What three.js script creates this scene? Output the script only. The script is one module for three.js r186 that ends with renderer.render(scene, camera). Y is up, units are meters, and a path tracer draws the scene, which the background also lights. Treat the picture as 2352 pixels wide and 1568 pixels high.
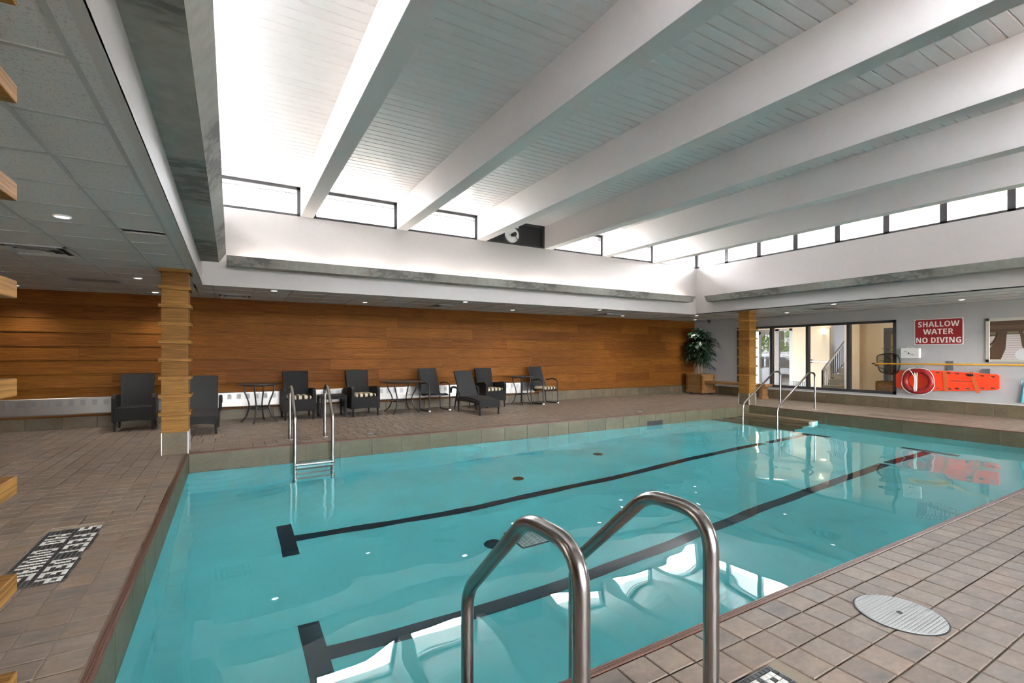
import * as THREE from 'three';
import { mergeGeometries } from 'three/addons/utils/BufferGeometryUtils.js';
import { RoundedBoxGeometry } from 'three/addons/geometries/RoundedBoxGeometry.js';
import { RectAreaLightUniformsLib } from 'three/addons/lights/RectAreaLightUniformsLib.js';

// ------------------------------------------------------------------ camera, sky, exposure
RectAreaLightUniformsLib.init();
const scene = new THREE.Scene();
const FW = 2352, FH = 1568, FPX = 1110, HORIZON = 812.3, YAW = Math.atan(645 / 1110);
const CAM = new THREE.Vector3(0.49, 1.33, 7.744);
const camera = new THREE.PerspectiveCamera(2 * Math.atan(FH / 2 / FPX) * 180 / Math.PI, FW / FH, 0.05, 400);
camera.position.copy(CAM);
camera.lookAt(CAM.x + Math.sin(YAW), CAM.y, CAM.z - Math.cos(YAW));
camera.setViewOffset(FW, FH, 0, -(HORIZON - FH / 2), FW, FH);      // a shift lens: verticals stay upright
camera.updateProjectionMatrix(); camera.updateMatrixWorld(true);
scene.add(camera);
const renderer = new THREE.WebGLRenderer();
renderer.toneMapping = THREE.LinearToneMapping;
renderer.toneMappingExposure = 15.2;
renderer.shadowMap.enabled = true;
scene.background = new THREE.Color().setRGB(0.99, 0.967, 1.03);      // bright overcast sky
scene.backgroundIntensity = 4.6;
const TUBE_RADIANCE = 1.5, DOWNLIGHT_CD = 0.34, LOBBY_RADIANCE = 0.62;

// ------------------------------------------------------------------ helpers
let seed = 7;
const rnd = () => { seed = (seed * 1664525 + 1013904223) >>> 0; return seed / 4294967296; };
const rr = (a, b) => a + (b - a) * rnd();
const V = (x, y, z) => new THREE.Vector3(x, y, z);
const C = (r, g, b) => new THREE.Color().setRGB(r, g, b);
const taken = {};
function numbered(n) { if (!(n in taken)) { taken[n] = 0; return n; } taken[n]++; return n + '_' + String(taken[n]).padStart(3, '0'); }
function tag(o, label, category, group, kind) { if (label) o.userData.label = label; if (category) o.userData.category = category; if (group) o.userData.group = group; if (kind) o.userData.kind = kind; return o; }
function boxUV(g, ox = 0, oy = 0, sw = false) {
  if (!g.attributes.normal) g.computeVertexNormals();
  const p = g.attributes.position, n = g.attributes.normal, uv = new Float32Array(p.count * 2);
  for (let i = 0; i < p.count; i++) {
    const ax = Math.abs(n.getX(i)), ay = Math.abs(n.getY(i)), az = Math.abs(n.getZ(i));
    let u, v;
    if (ax > ay && ax > az) { u = p.getZ(i); v = p.getY(i); } else if (ay >= ax && ay > az) { u = p.getX(i); v = p.getZ(i); } else { u = p.getX(i); v = p.getY(i); }
    if (sw) [u, v] = [v, u];
    uv[2 * i] = u + ox; uv[2 * i + 1] = v + oy;
  }
  g.setAttribute('uv', new THREE.BufferAttribute(uv, 2)); return g;
}
const flat = (g) => { const q = g.index ? g.toNonIndexed() : g; for (const k of Object.keys(q.attributes)) if (!['position', 'normal', 'uv'].includes(k)) q.deleteAttribute(k); return q; };
function merge(list) { const l = list.map(flat); for (const g of l) { if (!g.attributes.normal) g.computeVertexNormals(); if (!g.attributes.uv) boxUV(g); } return l.length === 1 ? l[0] : mergeGeometries(l); }
function mesh(name, g, m, parent, keepUV = false) {
  if (Array.isArray(g)) g = merge(g);
  if (!keepUV) boxUV(g);
  const o = new THREE.Mesh(g, m); o.name = parent ? name : numbered(name); (parent || scene).add(o); return o;
}
function thing(name, label, category, pos = [0, 0, 0], turn = 0, group, kind) {
  const o = new THREE.Group(); o.name = numbered(name); o.position.set(...pos); o.rotation.y = turn; scene.add(o); return tag(o, label, category, group, kind);
}
const struct = (name, g, m, label, category) => tag(mesh(name, g, m), label, category, null, 'structure');
const sgroup = (name, label, category) => thing(name, label, category, [0, 0, 0], 0, null, 'structure');
const bx = (x0, x1, y0, y1, z0, z1) => new THREE.BoxGeometry(x1 - x0, y1 - y0, z1 - z0).translate((x0 + x1) / 2, (y0 + y1) / 2, (z0 + z1) / 2);
const rbx = (x0, x1, y0, y1, z0, z1, r = 0.01, s = 2) => new RoundedBoxGeometry(x1 - x0, y1 - y0, z1 - z0, s, Math.min(r, (x1 - x0) / 2.01, (y1 - y0) / 2.01, (z1 - z0) / 2.01)).translate((x0 + x1) / 2, (y0 + y1) / 2, (z0 + z1) / 2);
const cyl = (r0, r1, h, x, y, z, n = 20) => new THREE.CylinderGeometry(r1, r0, h, n).translate(x, y + h / 2, z);
function bar(a, b, w, d = w) { const l = a.distanceTo(b), g = new THREE.BoxGeometry(w, l, d); g.applyQuaternion(new THREE.Quaternion().setFromUnitVectors(V(0, 1, 0), b.clone().sub(a).normalize())); return g.translate((a.x + b.x) / 2, (a.y + b.y) / 2, (a.z + b.z) / 2); }
function tube(pts, r, seg = 40, rad = 10, closed = false, tension = 0.5) { return new THREE.TubeGeometry(new THREE.CatmullRomCurve3(pts, closed, 'catmullrom', tension), seg, r, rad, closed); }
function fillet(pts, rad) {                                         // polyline with rounded corners
  const path = new THREE.CurvePath();
  let last = pts[0];
  for (let i = 1; i < pts.length - 1; i++) {
    const r = Array.isArray(rad) ? rad[i - 1] : rad, a = pts[i].clone().add(pts[i - 1].clone().sub(pts[i]).setLength(r)), b = pts[i].clone().add(pts[i + 1].clone().sub(pts[i]).setLength(r));
    path.add(new THREE.LineCurve3(last, a)); path.add(new THREE.QuadraticBezierCurve3(a, pts[i], b)); last = b;
  }
  path.add(new THREE.LineCurve3(last, pts[pts.length - 1])); return path;
}
function pipe(pts, rad, r, seg = 90, n = 14) {
  const path = fillet(pts, rad);
  path.getPoint = THREE.CurvePath.prototype.getPoint.bind(path);
  return new THREE.TubeGeometry(path, seg, r, n, false);
}
function prism(poly, len, axis) {                                   // polygon (a, y) pulled along x or z
  const s = new THREE.Shape(poly.map(([a, b]) => new THREE.Vector2(a, b))), g = new THREE.ExtrudeGeometry(s, { depth: len, bevelEnabled: false });
  if (axis === 'x') g.rotateY(Math.PI / 2).scale(1, 1, -1);         // (a, y, d) -> (d, y, a)
  const q = flat(g);
  if (axis === 'x') { const p = q.attributes.position; for (let i = 0; i < p.count; i += 3) { const a = [p.getX(i + 1), p.getY(i + 1), p.getZ(i + 1)], b = [p.getX(i + 2), p.getY(i + 2), p.getZ(i + 2)]; p.setXYZ(i + 1, ...b); p.setXYZ(i + 2, ...a); } q.computeVertexNormals(); }
  return q;
}
function tileGeo(w, d, h, c) {                                      // slab centred on x, z; its top edges chamfered, top at y = 0
  const a = w / 2, b = d / 2, i = a - c, j = b - c, pos = [];
  const q = (p0, p1, p2, p3) => pos.push(...p0, ...p1, ...p2, ...p0, ...p2, ...p3);
  const R = [[-a, -b], [a, -b], [a, b], [-a, b]], T = [[-i, -j], [i, -j], [i, j], [-i, j]];
  q([-i, 0, -j], [-i, 0, j], [i, 0, j], [i, 0, -j]);
  for (let k = 0; k < 4; k++) { const m = (k + 1) % 4; q([R[k][0], -c, R[k][1]], [T[k][0], 0, T[k][1]], [T[m][0], 0, T[m][1]], [R[m][0], -c, R[m][1]]); q([R[k][0], -h, R[k][1]], [R[k][0], -c, R[k][1]], [R[m][0], -c, R[m][1]], [R[m][0], -h, R[m][1]]); }
  const g = new THREE.BufferGeometry(); g.setAttribute('position', new THREE.Float32BufferAttribute(pos, 3)); g.computeVertexNormals(); return g;
}

// ------------------------------------------------------------------ textures (all tile)
function lattice(s, px, py) { let t = s * 7919 + 13; const a = new Float32Array(px * py); for (let i = 0; i < a.length; i++) { t = (t * 1664525 + 1013904223) >>> 0; a[i] = t / 4294967296; } return (x, y) => { const xi = Math.floor(x), yi = Math.floor(y); let fx = x - xi, fy = y - yi; fx = fx * fx * (3 - 2 * fx); fy = fy * fy * (3 - 2 * fy); const w = (i, n) => ((i % n) + n) % n, x0 = w(xi, px), x1 = w(xi + 1, px), y0 = w(yi, py) * px, y1 = w(yi + 1, py) * px; return (a[y0 + x0] * (1 - fx) + a[y0 + x1] * fx) * (1 - fy) + (a[y1 + x0] * (1 - fx) + a[y1 + x1] * fx) * fy; }; }
function fbm(s, px, py, oct = 4, gain = 0.5) { const l = []; for (let o = 0; o < oct; o++) l.push(lattice(s + o, px << o, py << o)); return (u, v) => { let t = 0, a = 1, n = 0; for (let o = 0; o < oct; o++) { t += a * l[o](u * (px << o), v * (py << o)); n += a; a *= gain; } return t / n; }; }
function tex(w, h, mw, mh, fn, color = true) {
  const d = new Uint8Array(w * h * 4);
  for (let j = 0; j < h; j++) for (let i = 0; i < w; i++) { const c = fn(i / w, j / h), k = 4 * (j * w + i); for (let q = 0; q < 3; q++) d[k + q] = Math.max(0, Math.min(255, Math.round(c[q]))); d[k + 3] = 255; }
  const t = new THREE.DataTexture(d, w, h); t.wrapS = t.wrapT = THREE.RepeatWrapping; t.magFilter = THREE.LinearFilter; t.minFilter = THREE.LinearMipmapLinearFilter; t.generateMipmaps = true; t.repeat.set(1 / mw, 1 / mh); if (color) t.colorSpace = THREE.SRGBColorSpace; t.needsUpdate = true; return t;
}
const grey = (v) => [v, v, v];
const wA = fbm(1, 3, 14, 5, 0.55), wB = fbm(2, 6, 120, 3, 0.6), wC = fbm(3, 2, 5, 2);
const woodTex = tex(1024, 512, 1.8, 0.5, (u, v) => { const warp = v + 0.035 * (wC(u, v) - 0.5), ring = 0.5 + 0.5 * Math.sin((warp * 26 + 3.4 * wA(u, v)) * 2 * Math.PI); const k = 0.62 + 0.26 * wB(u, v) + 0.18 * ring + 0.14 * (wA(u, v) - 0.5); return [236 * k, 232 * k, 226 * k]; });
const tA = fbm(11, 3, 8, 5, 0.6), tB = fbm(12, 5, 5, 3), tC = fbm(13, 40, 60, 2);
const tileTex = tex(512, 512, 0.9, 0.9, (u, v) => { const k = 0.72 + 0.34 * (tA(u, v) - 0.12), q = tB(u, v) - 0.5, f = 0.94 + 0.12 * tC(u, v); return [222 * k * f + 14 * q, 212 * k * f, 204 * k * f - 16 * q]; });
const cA = fbm(21, 4, 4, 5, 0.6), cB = fbm(22, 3, 3, 4, 0.55), cC = fbm(23, 60, 60, 2);
const cD = fbm(25, 26, 60, 3, 0.6), concreteTex = tex(1024, 1024, 2.9, 2.9, (u, v) => { const sm = (x, p, q) => { const t = Math.max(0, Math.min(1, (x - p) / (q - p))); return t * t * (3 - 2 * t); }; let k = 0.84 + 0.20 * (cA(u, v) - 0.5) + 0.09 * (cC(u, v) - 0.5); const m = sm(cB(u, v), 0.44, 0.60); k *= 1 - 0.20 * m * sm(cD(u, v), 0.38, 0.64) - 0.07 * m; return [228 * k, 226 * k, 220 * k]; });
const pA = fbm(31, 3, 3, 4), pB = fbm(32, 48, 48, 3);
const plasterTex = tex(512, 512, 2.5, 2.5, (u, v) => { const k = 0.975 + 0.035 * (pA(u, v) - 0.5) + 0.02 * (pB(u, v) - 0.5); return grey(246 * k); });
const plasterBump = tex(256, 256, 0.6, 0.6, (u, v) => grey(255 * (0.5 * pA(u, v) + 0.5 * pB(u, v))), false);
const sA = fbm(41, 64, 64, 2);
const panelTex = tex(256, 256, 0.4, 0.4, (u, v) => { const n = sA(u, v); return grey(n > 0.69 ? 205 : 236 + 10 * (n - 0.5)); });
const weave = (u, v) => { const X = u * 4, Y = v * 8, over = (Math.floor(X) + Math.floor(Y)) & 1; const fx = X % 1, fy = Y % 1; return Math.sin(Math.PI * fy) * (over ? 0.55 + 0.45 * Math.sin(Math.PI * fx) : 0.25 + 0.35 * Math.sin(Math.PI * fx)); };
const wickerTex = tex(128, 128, 0.06, 0.06, (u, v) => grey(95 + 160 * weave(u, v)));
const wickerBump = tex(128, 128, 0.06, 0.06, (u, v) => grey(255 * weave(u, v)), false);
const brA = fbm(51, 2, 200, 2), brushTex = tex(64, 512, 0.5, 0.25, (u, v) => grey(200 + 55 * brA(u, v)), false);
const gA = fbm(61, 7, 7, 4), groutTex = tex(512, 512, 3.7, 3.7, (u, v) => { const n = gA(u, v), k = n > 0.54 ? 1 - Math.min(1, (n - 0.54) * 14) * 0.72 : 1; return [200 * k, 192 * k, 180 * k]; });
const poA = fbm(71, 5, 5, 4), poolTex = tex(512, 512, 3, 3, (u, v) => { const k = 0.96 + 0.06 * (poA(u, v) - 0.5); return grey(250 * k); });
const ptA = fbm(81, 4, 4, 4), ptB = fbm(82, 30, 30, 3), faceTex = tex(512, 512, 0.7, 0.7, (u, v) => { const k = 0.70 + 0.34 * (0.55 * ptA(u, v) + 0.45 * ptB(u, v)); const q = ptA(v, u) - 0.5; return [225 * k + 18 * q, 222 * k, 208 * k - 14 * q]; });

const std = (color, roughness = 0.7, extra = {}) => new THREE.MeshStandardMaterial({ color, roughness, ...extra });
const phys = (o) => new THREE.MeshPhysicalMaterial(o);
const M = {
  paint: std(C(0.475, 0.45, 0.437), 0.55, { map: plasterTex, bumpMap: plasterBump, bumpScale: 0.0015 }),
  wallGrey: std(C(0.43, 0.425, 0.42), 0.7, { map: plasterTex, bumpMap: plasterBump, bumpScale: 0.003 }),
  plank: std(C(0.82, 0.78, 0.77), 0.34, { map: plasterTex }),
  beam: std(C(0.80, 0.755, 0.745), 0.5, { map: plasterTex }),
  concrete: std(C(0.50, 0.485, 0.46), 0.85, { map: concreteTex }),
  panel: std(C(0.585, 0.585, 0.575), 0.9, { map: panelTex }),
  tee: std(C(0.34, 0.35, 0.345), 0.6),
  slab: std(C(0.5, 0.5, 0.49), 0.9),
  grout: std(C(0.44, 0.40, 0.35), 0.9, { map: groutTex }),
  tile: std(C(0.375, 0.325, 0.275), 0.5, { map: tileTex, vertexColors: true }),
  brown: std(C(0.105, 0.045, 0.028), 0.45),
  faceTile: [std(C(0.16, 0.15, 0.094), 0.5, { map: faceTex }), std(C(0.148, 0.142, 0.088), 0.5, { map: faceTex }), std(C(0.17, 0.155, 0.10), 0.5, { map: faceTex })],
  skirt: [std(C(0.19, 0.152, 0.10), 0.5, { map: faceTex }), std(C(0.17, 0.138, 0.093), 0.5, { map: faceTex }), std(C(0.20, 0.16, 0.106), 0.5, { map: faceTex })],
  stepTile: std(C(0.33, 0.235, 0.15), 0.45, { map: faceTex }),
  poolPaint: std(C(0.31, 0.95, 1.0), 0.6, { map: poolTex }),
  lane: std(C(0.008, 0.03, 0.055), 0.4),
  frame: std(C(0.030, 0.030, 0.032), 0.45),
  frameGrey: std(C(0.14, 0.145, 0.15), 0.4, { metalness: 0.4 }),
  black: std(C(0.012, 0.012, 0.013), 0.6),
  glass: phys({ color: C(0.96, 0.98, 0.97), roughness: 0, transmission: 1, thickness: 0, ior: 1.45 }),
  tinted: phys({ color: C(0.20, 0.205, 0.205), roughness: 0, transmission: 1, thickness: 0, ior: 1.45 }),
  steel: std(C(0.31, 0.295, 0.28), 0.27, { metalness: 1 }),
  steelDull: std(C(0.42, 0.415, 0.40), 0.45, { metalness: 1 }),
  radiator: std(C(0.40, 0.385, 0.36), 0.42, { metalness: 1, roughnessMap: brushTex }),
  grille: std(C(0.30, 0.30, 0.29), 0.5, { metalness: 0.8 }),
  white: std(C(0.82, 0.82, 0.80), 0.5),
  wicker: std(C(0.0105, 0.010, 0.0105), 0.55, { map: wickerTex, bumpMap: wickerBump, bumpScale: 0.004 }),
  wickerGrey: std(C(0.018, 0.018, 0.0195), 0.55, { map: wickerTex, bumpMap: wickerBump, bumpScale: 0.004 }),
  iron: std(C(0.025, 0.024, 0.024), 0.4, { metalness: 0.3 }),
  tableTop: std(C(0.075, 0.066, 0.066), 0.4, { map: tileTex }),
  sling: std(C(0.015, 0.015, 0.017), 0.7, { map: wickerTex }),
  beige: std(C(0.58, 0.50, 0.38), 0.7, { map: plasterTex }),
  cream: std(C(0.78, 0.62, 0.44), 0.7, { map: plasterTex }),
  blueGrey: std(C(0.50, 0.52, 0.57), 0.7, { map: plasterTex }),
  darkDoor: std(C(0.07, 0.07, 0.075), 0.5),
  orange: std(C(0.86, 0.055, 0.012), 0.42),
  red: std(C(0.26, 0.010, 0.010), 0.4),
  strap: std(C(0.52, 0.10, 0.02), 0.7),
  rope: std(C(0.72, 0.69, 0.64), 0.85),
  yellow: std(C(0.66, 0.33, 0.02), 0.35),
  cloth: std(C(0.10, 0.30, 0.36), 0.85),
  soil: std(C(0.03, 0.02, 0.012), 0.95),
  leaf: [phys({ color: C(0.016, 0.042, 0.020), roughness: 0.36 }), phys({ color: C(0.026, 0.060, 0.030), roughness: 0.36 })],
  cane: std(C(0.34, 0.25, 0.12), 0.6),
  stairStone: std(C(0.42, 0.40, 0.36), 0.6, { map: faceTex }),
  asphalt: std(C(0.55, 0.54, 0.52), 0.9, { map: groutTex }),
  carPaint: phys({ color: C(0.55, 0.58, 0.62), roughness: 0.3, metalness: 0.5, clearcoat: 1 }),
  rubber: std(C(0.03, 0.03, 0.03), 0.8),
  lens: std(C(0.9, 0.9, 0.88), 0.4, { emissive: C(1, 0.97, 0.92), emissiveIntensity: 1.0 }),
  tubeGlow: std(C(0.9, 0.9, 0.88), 0.4, { emissive: C(1, 0.93, 0.84), emissiveIntensity: 0.75 }),
  facade: std(C(0.72, 0.71, 0.68), 0.8), facadeBeige: std(C(0.40, 0.385, 0.34), 0.8), facadeWin: std(C(0.20, 0.24, 0.24), 0.25),
};
const WOOD = [[0.27, 0.096, 0.012], [0.23, 0.079, 0.010], [0.295, 0.109, 0.0145], [0.205, 0.068, 0.0095], [0.25, 0.088, 0.0115]].map((c) => phys({ color: C(...c), roughness: 0.6, specularIntensity: 0.3, map: woodTex }));
const OAK = [[0.31, 0.146, 0.030], [0.28, 0.130, 0.027], [0.40, 0.20, 0.046]].map((c) => phys({ color: C(...c), roughness: 0.6, specularIntensity: 0.4, map: woodTex }));
const PLANTER = std(C(0.36, 0.185, 0.065), 0.55, { map: woodTex });

// ------------------------------------------------------------------ measures
const PX = 12.1, PZ = 6.145, WL = -0.262, CEIL = 2.447;             // pool rim, water level, hung ceiling
const XL = -4.0, XR = 14.5, ZF = -3.66, ZN = 9.8;                    // room
const OX0 = 0.085, OX1 = 11.95, OZ0 = -1.52, OZ1 = 7.665;            // raised bay over the pool
const SILL = 3.752, DECK = 4.27, COVE0 = 2.757, COVE1 = 2.902;
const floorY = (x) => { const k = [[-0.1, -1.33], [1.1, -1.39], [2.7, -1.515], [3.3, -1.545], [5.5, -1.485], [7.3, -1.32], [9.5, -1.08], [11, -1.0], [12.3, -0.97]]; for (let i = 1; i < k.length; i++) if (x <= k[i][0]) { const t = (x - k[i - 1][0]) / (k[i][0] - k[i - 1][0]); return k[i - 1][1] + t * (k[i][1] - k[i - 1][1]); } return -0.97; };

// ------------------------------------------------------------------ pool basin
{
  const pool = sgroup('pool_basin', 'rectangular swimming pool basin painted pale turquoise with two dark lanes', 'pool');
  const T = 0.012, xs = [-0.1, 1.1, 2.7, 3.3, 5.5, 7.3, 9.5, 11, 12.3], pos = [];
  mesh('basin_wall', [bx(-0.25, -T, -2, -0.02, -0.25, PZ + 0.25), bx(PX + T, PX + 0.25, -2, -0.02, -0.25, PZ + 0.25), bx(-T, PX + T, -2, -0.02, -0.25, -T), bx(-T, PX + T, -2, -0.02, PZ + T, PZ + 0.25)], M.poolPaint, pool);
  for (let i = 1; i < xs.length; i++) { const a = xs[i - 1], b = xs[i], ya = floorY(a), yb = floorY(b), z0 = -0.1, z1 = PZ + 0.1; pos.push(a, ya, z0, a, ya, z1, b, yb, z1, a, ya, z0, b, yb, z1, b, yb, z0); }
  const fg = new THREE.BufferGeometry(); fg.setAttribute('position', new THREE.Float32BufferAttribute(pos, 3)); fg.computeVertexNormals();
  mesh('basin_floor', [fg, bx(-0.25, PX + 0.25, -2.2, -1.95, -0.25, PZ + 0.25)], M.poolPaint, pool);
  mesh('tile_bedding', [bx(-0.02, -0.009, -0.31, -0.018, -0.02, PZ + 0.02), bx(PX + 0.009, PX + 0.02, -0.31, -0.018, -0.02, PZ + 0.02), bx(-0.02, PX + 0.02, -0.31, -0.018, -0.02, -0.009), bx(-0.02, PX + 0.02, -0.31, -0.018, PZ + 0.009, PZ + 0.02)], M.grout, pool);
  // the row of stone tiles round the rim
  const eg = {}, H = 0.30;
  const rim = (x, z, w, along, skip) => { const k = along + w.toFixed(3); const ys = skip ? [[-0.135, 0]] : [[-H, 0]]; for (const [y0, y1] of ys) { const kk = k + y0; eg[kk] ||= [0, 1, 2].map((i) => boxUV(rbx(-w / 2, w / 2, y0 + 0.003, y1 - 0.016, -T, 0, 0.003, 1), i * 0.31, i * 0.17)); const o = mesh('edge_tile', eg[kk][Math.floor(rnd() * 3)], M.faceTile[Math.floor(rnd() * 3)], pool, true); o.position.set(x, 0, z); o.rotation.y = along; } };
  const n = 25, w = PX / n;
  for (let i = 0; i < n; i++) { rim((i + 0.5) * w, 0, w - 0.005, 0, false); rim((i + 0.5) * w, PZ, w - 0.005, Math.PI, false); }
  const n2 = 13, w2 = PZ / n2;
  for (let i = 0; i < n2; i++) { rim(0, (i + 0.5) * w2, w2 - 0.005, Math.PI / 2, false); rim(PX, (i + 0.5) * w2, w2 - 0.005, -Math.PI / 2, false); }
  // brown grooved strip along the rim, one per side
  const prof = [[0, -0.02], [0.042, -0.02], [0.042, -0.002], [0.040, 0.002], [0.031, 0.002], [0.029, -0.001], [0.027, 0.002], [0.018, 0.002], [0.016, -0.001], [0.014, 0.002], [0.004, 0.001], [0, -0.004]];
  const strip = (len) => prism(prof, len, 'z');
  const put = (g, f) => { f(g); mesh('coping_strip', g, M.brown, pool); };
  put(strip(PX + 0.084), (g) => g.rotateY(-Math.PI / 2).translate(PX + 0.042, 0, PZ));
  put(strip(PX + 0.084), (g) => g.rotateY(Math.PI / 2).translate(-0.042, 0, 0));
  put(strip(PZ), (g) => g.rotateY(Math.PI).translate(0, 0, PZ));
  put(strip(PZ), (g) => g.translate(PX, 0, 0));
  // lanes: strips following the floor, each with a bar at both ends
  const ribbon = (x0, x1, z0, z1) => { const p = [], st = 24; for (let i = 0; i < st; i++) { const a = x0 + (x1 - x0) * i / st, b = x0 + (x1 - x0) * (i + 1) / st, ya = floorY(a) + 0.004, yb = floorY(b) + 0.004; p.push(a, ya, z0, a, ya, z1, b, yb, z1, a, ya, z0, b, yb, z1, b, yb, z0); } const g = new THREE.BufferGeometry(); g.setAttribute('position', new THREE.Float32BufferAttribute(p, 3)); g.computeVertexNormals(); return g; };
  for (const z of [2.06, 4.09]) { mesh('lane_line', ribbon(1.09, 11.0, z - 0.077, z + 0.077), M.lane, pool); for (const x of [0.94, 10.99]) mesh('lane_end_bar', ribbon(x, x + 0.155, z - 0.41, z + 0.41), M.lane, pool); }
  // main drain and fittings in the floor
  const dy = floorY(3.4) + 0.006;
  mesh('drain_frame', bx(3.19, 3.60, dy - 0.01, dy + 0.004, 2.90, 3.31), M.lane, pool);
  const dg = mesh('drain_grate', bx(3.215, 3.575, dy, dy + 0.012, 2.925, 3.285), M.white, pool);
  const sl = []; for (let i = 0; i < 14; i++) for (const q of [0, 1]) sl.push(bx(3.228 + q * 0.175, 3.388 + q * 0.175, dy + 0.0125, dy + 0.0145, 2.935 + i * 0.025, 2.946 + i * 0.025));
  mesh('drain_slots', sl, M.frameGrey, dg);
  mesh('suction_cover', cyl(0.105, 0.10, 0.012, 2.97, floorY(2.97), 3.08, 28), M.lane, pool);
  for (const [x, z] of [[4.34, 1.31], [6.3, 0.86]]) mesh('floor_inlet', cyl(0.09, 0.085, 0.012, x, floorY(x), z, 24), M.skirt[0], pool);
  mesh('skimmer_mouth', bx(8.45, 8.93, -0.262, -0.165, -0.03, 0.002), M.black, pool);
}
{ // entry steps in the corner by the far right column
  const t = sgroup('pool_steps', 'brown tiled entry steps descending into the pool corner', 'steps');
  [[-0.195, 11.80], [-0.46, 11.48], [-0.72, 11.16]].forEach(([y, x]) => { mesh('step', rbx(x, PX, y - 0.28, y - 0.012, 0.0, 1.70, 0.008, 1), M.poolPaint, t); const wd = 1.70 / 6; for (let i = 0; i < 6; i++) mesh('step_tile', rbx(x - 0.012, Math.min(x + 0.33, PX), y - 0.04, y, i * wd + 0.002, (i + 1) * wd - 0.002, 0.005, 1), M.stepTile, t); mesh('riser_tile', rbx(x - 0.010, x + 0.004, y - 0.26, y - 0.042, 0.002, 1.70, 0.003, 1), M.stepTile, t); });
  mesh('white_end_block', rbx(11.72, 11.81, -0.275, -0.205, 1.70, 1.78, 0.006, 1), M.white, t);
}
{ // the water: one closed body, its surface gently rippled
  const nx = 220, nz = 112, x0 = -0.008, x1 = PX + 0.008, z0 = -0.008, z1 = PZ + 0.008, W = [];
  for (let i = 0; i < 16; i++) { const lam = 0.34 * Math.pow(7.5, i / 15), th = rr(0, 6.283), sl = (0.0018 + 0.0034 * i / 15) * rr(0.7, 1.2); W.push([Math.cos(th) * 6.283 / lam, Math.sin(th) * 6.283 / lam, rr(0, 6.283), sl * lam / 6.283]); }
  const hgt = (x, z) => { let s = 0; for (const [a, b, p, h] of W) s += h * Math.sin(a * x + b * z + p); const r = Math.hypot(x - 0.3, z - 0.3); s += 0.0011 * Math.exp(-r * 0.55) * Math.sin(26 * r); return s; };
  const slope = (x, z) => { const e = 0.004; return V(-(hgt(x + e, z) - hgt(x - e, z)) / (2 * e), 1, -(hgt(x, z + e) - hgt(x, z - e)) / (2 * e)).normalize(); };
  const pos = [], nor = [], idx = [];
  for (let j = 0; j <= nz; j++) for (let i = 0; i <= nx; i++) { const x = x0 + (x1 - x0) * i / nx, z = z0 + (z1 - z0) * j / nz, n = slope(x, z); pos.push(x, WL + hgt(x, z), z); nor.push(n.x, n.y, n.z); }
  for (let j = 0; j < nz; j++) for (let i = 0; i < nx; i++) { const a = j * (nx + 1) + i, b = a + 1, c = a + nx + 1, d = c + 1; idx.push(a, c, b, b, c, d); }
  const side = (list, n) => { for (let k = 1; k < list.length; k++) { const a = list[k - 1], b = list[k], s = pos.length / 3; for (const [v, y] of [[a, 0], [b, 0], [b, 1], [a, 1]]) { pos.push(pos[3 * v], y ? -1.9 : pos[3 * v + 1], pos[3 * v + 2]); nor.push(...n); } idx.push(s, s + 1, s + 2, s, s + 2, s + 3); } };
  const row = (j) => Array.from({ length: nx + 1 }, (_, i) => j * (nx + 1) + i), col = (i) => Array.from({ length: nz + 1 }, (_, j) => j * (nx + 1) + i);
  side(row(0), [0, 0, -1]); side(row(nz).reverse(), [0, 0, 1]); side(col(0).reverse(), [-1, 0, 0]); side(col(nx), [1, 0, 0]);
  const s = pos.length / 3; for (const [x, z] of [[x0, z0], [x1, z0], [x1, z1], [x0, z1]]) { pos.push(x, -1.9, z); nor.push(0, -1, 0); } idx.push(s, s + 1, s + 2, s, s + 2, s + 3);
  const g = new THREE.BufferGeometry(); g.setAttribute('position', new THREE.Float32BufferAttribute(pos, 3)); g.setAttribute('normal', new THREE.Float32BufferAttribute(nor, 3)); g.setIndex(idx);
  tag(mesh('pool_water', g, phys({ color: C(1, 1, 1), roughness: 0, transmission: 1, thickness: 1, ior: 1.333, attenuationColor: C(0.76, 0.985, 0.996), attenuationDistance: 2.2 })), 'clear turquoise pool water with a softly rippled surface', 'water', null, 'stuff');
}

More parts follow.
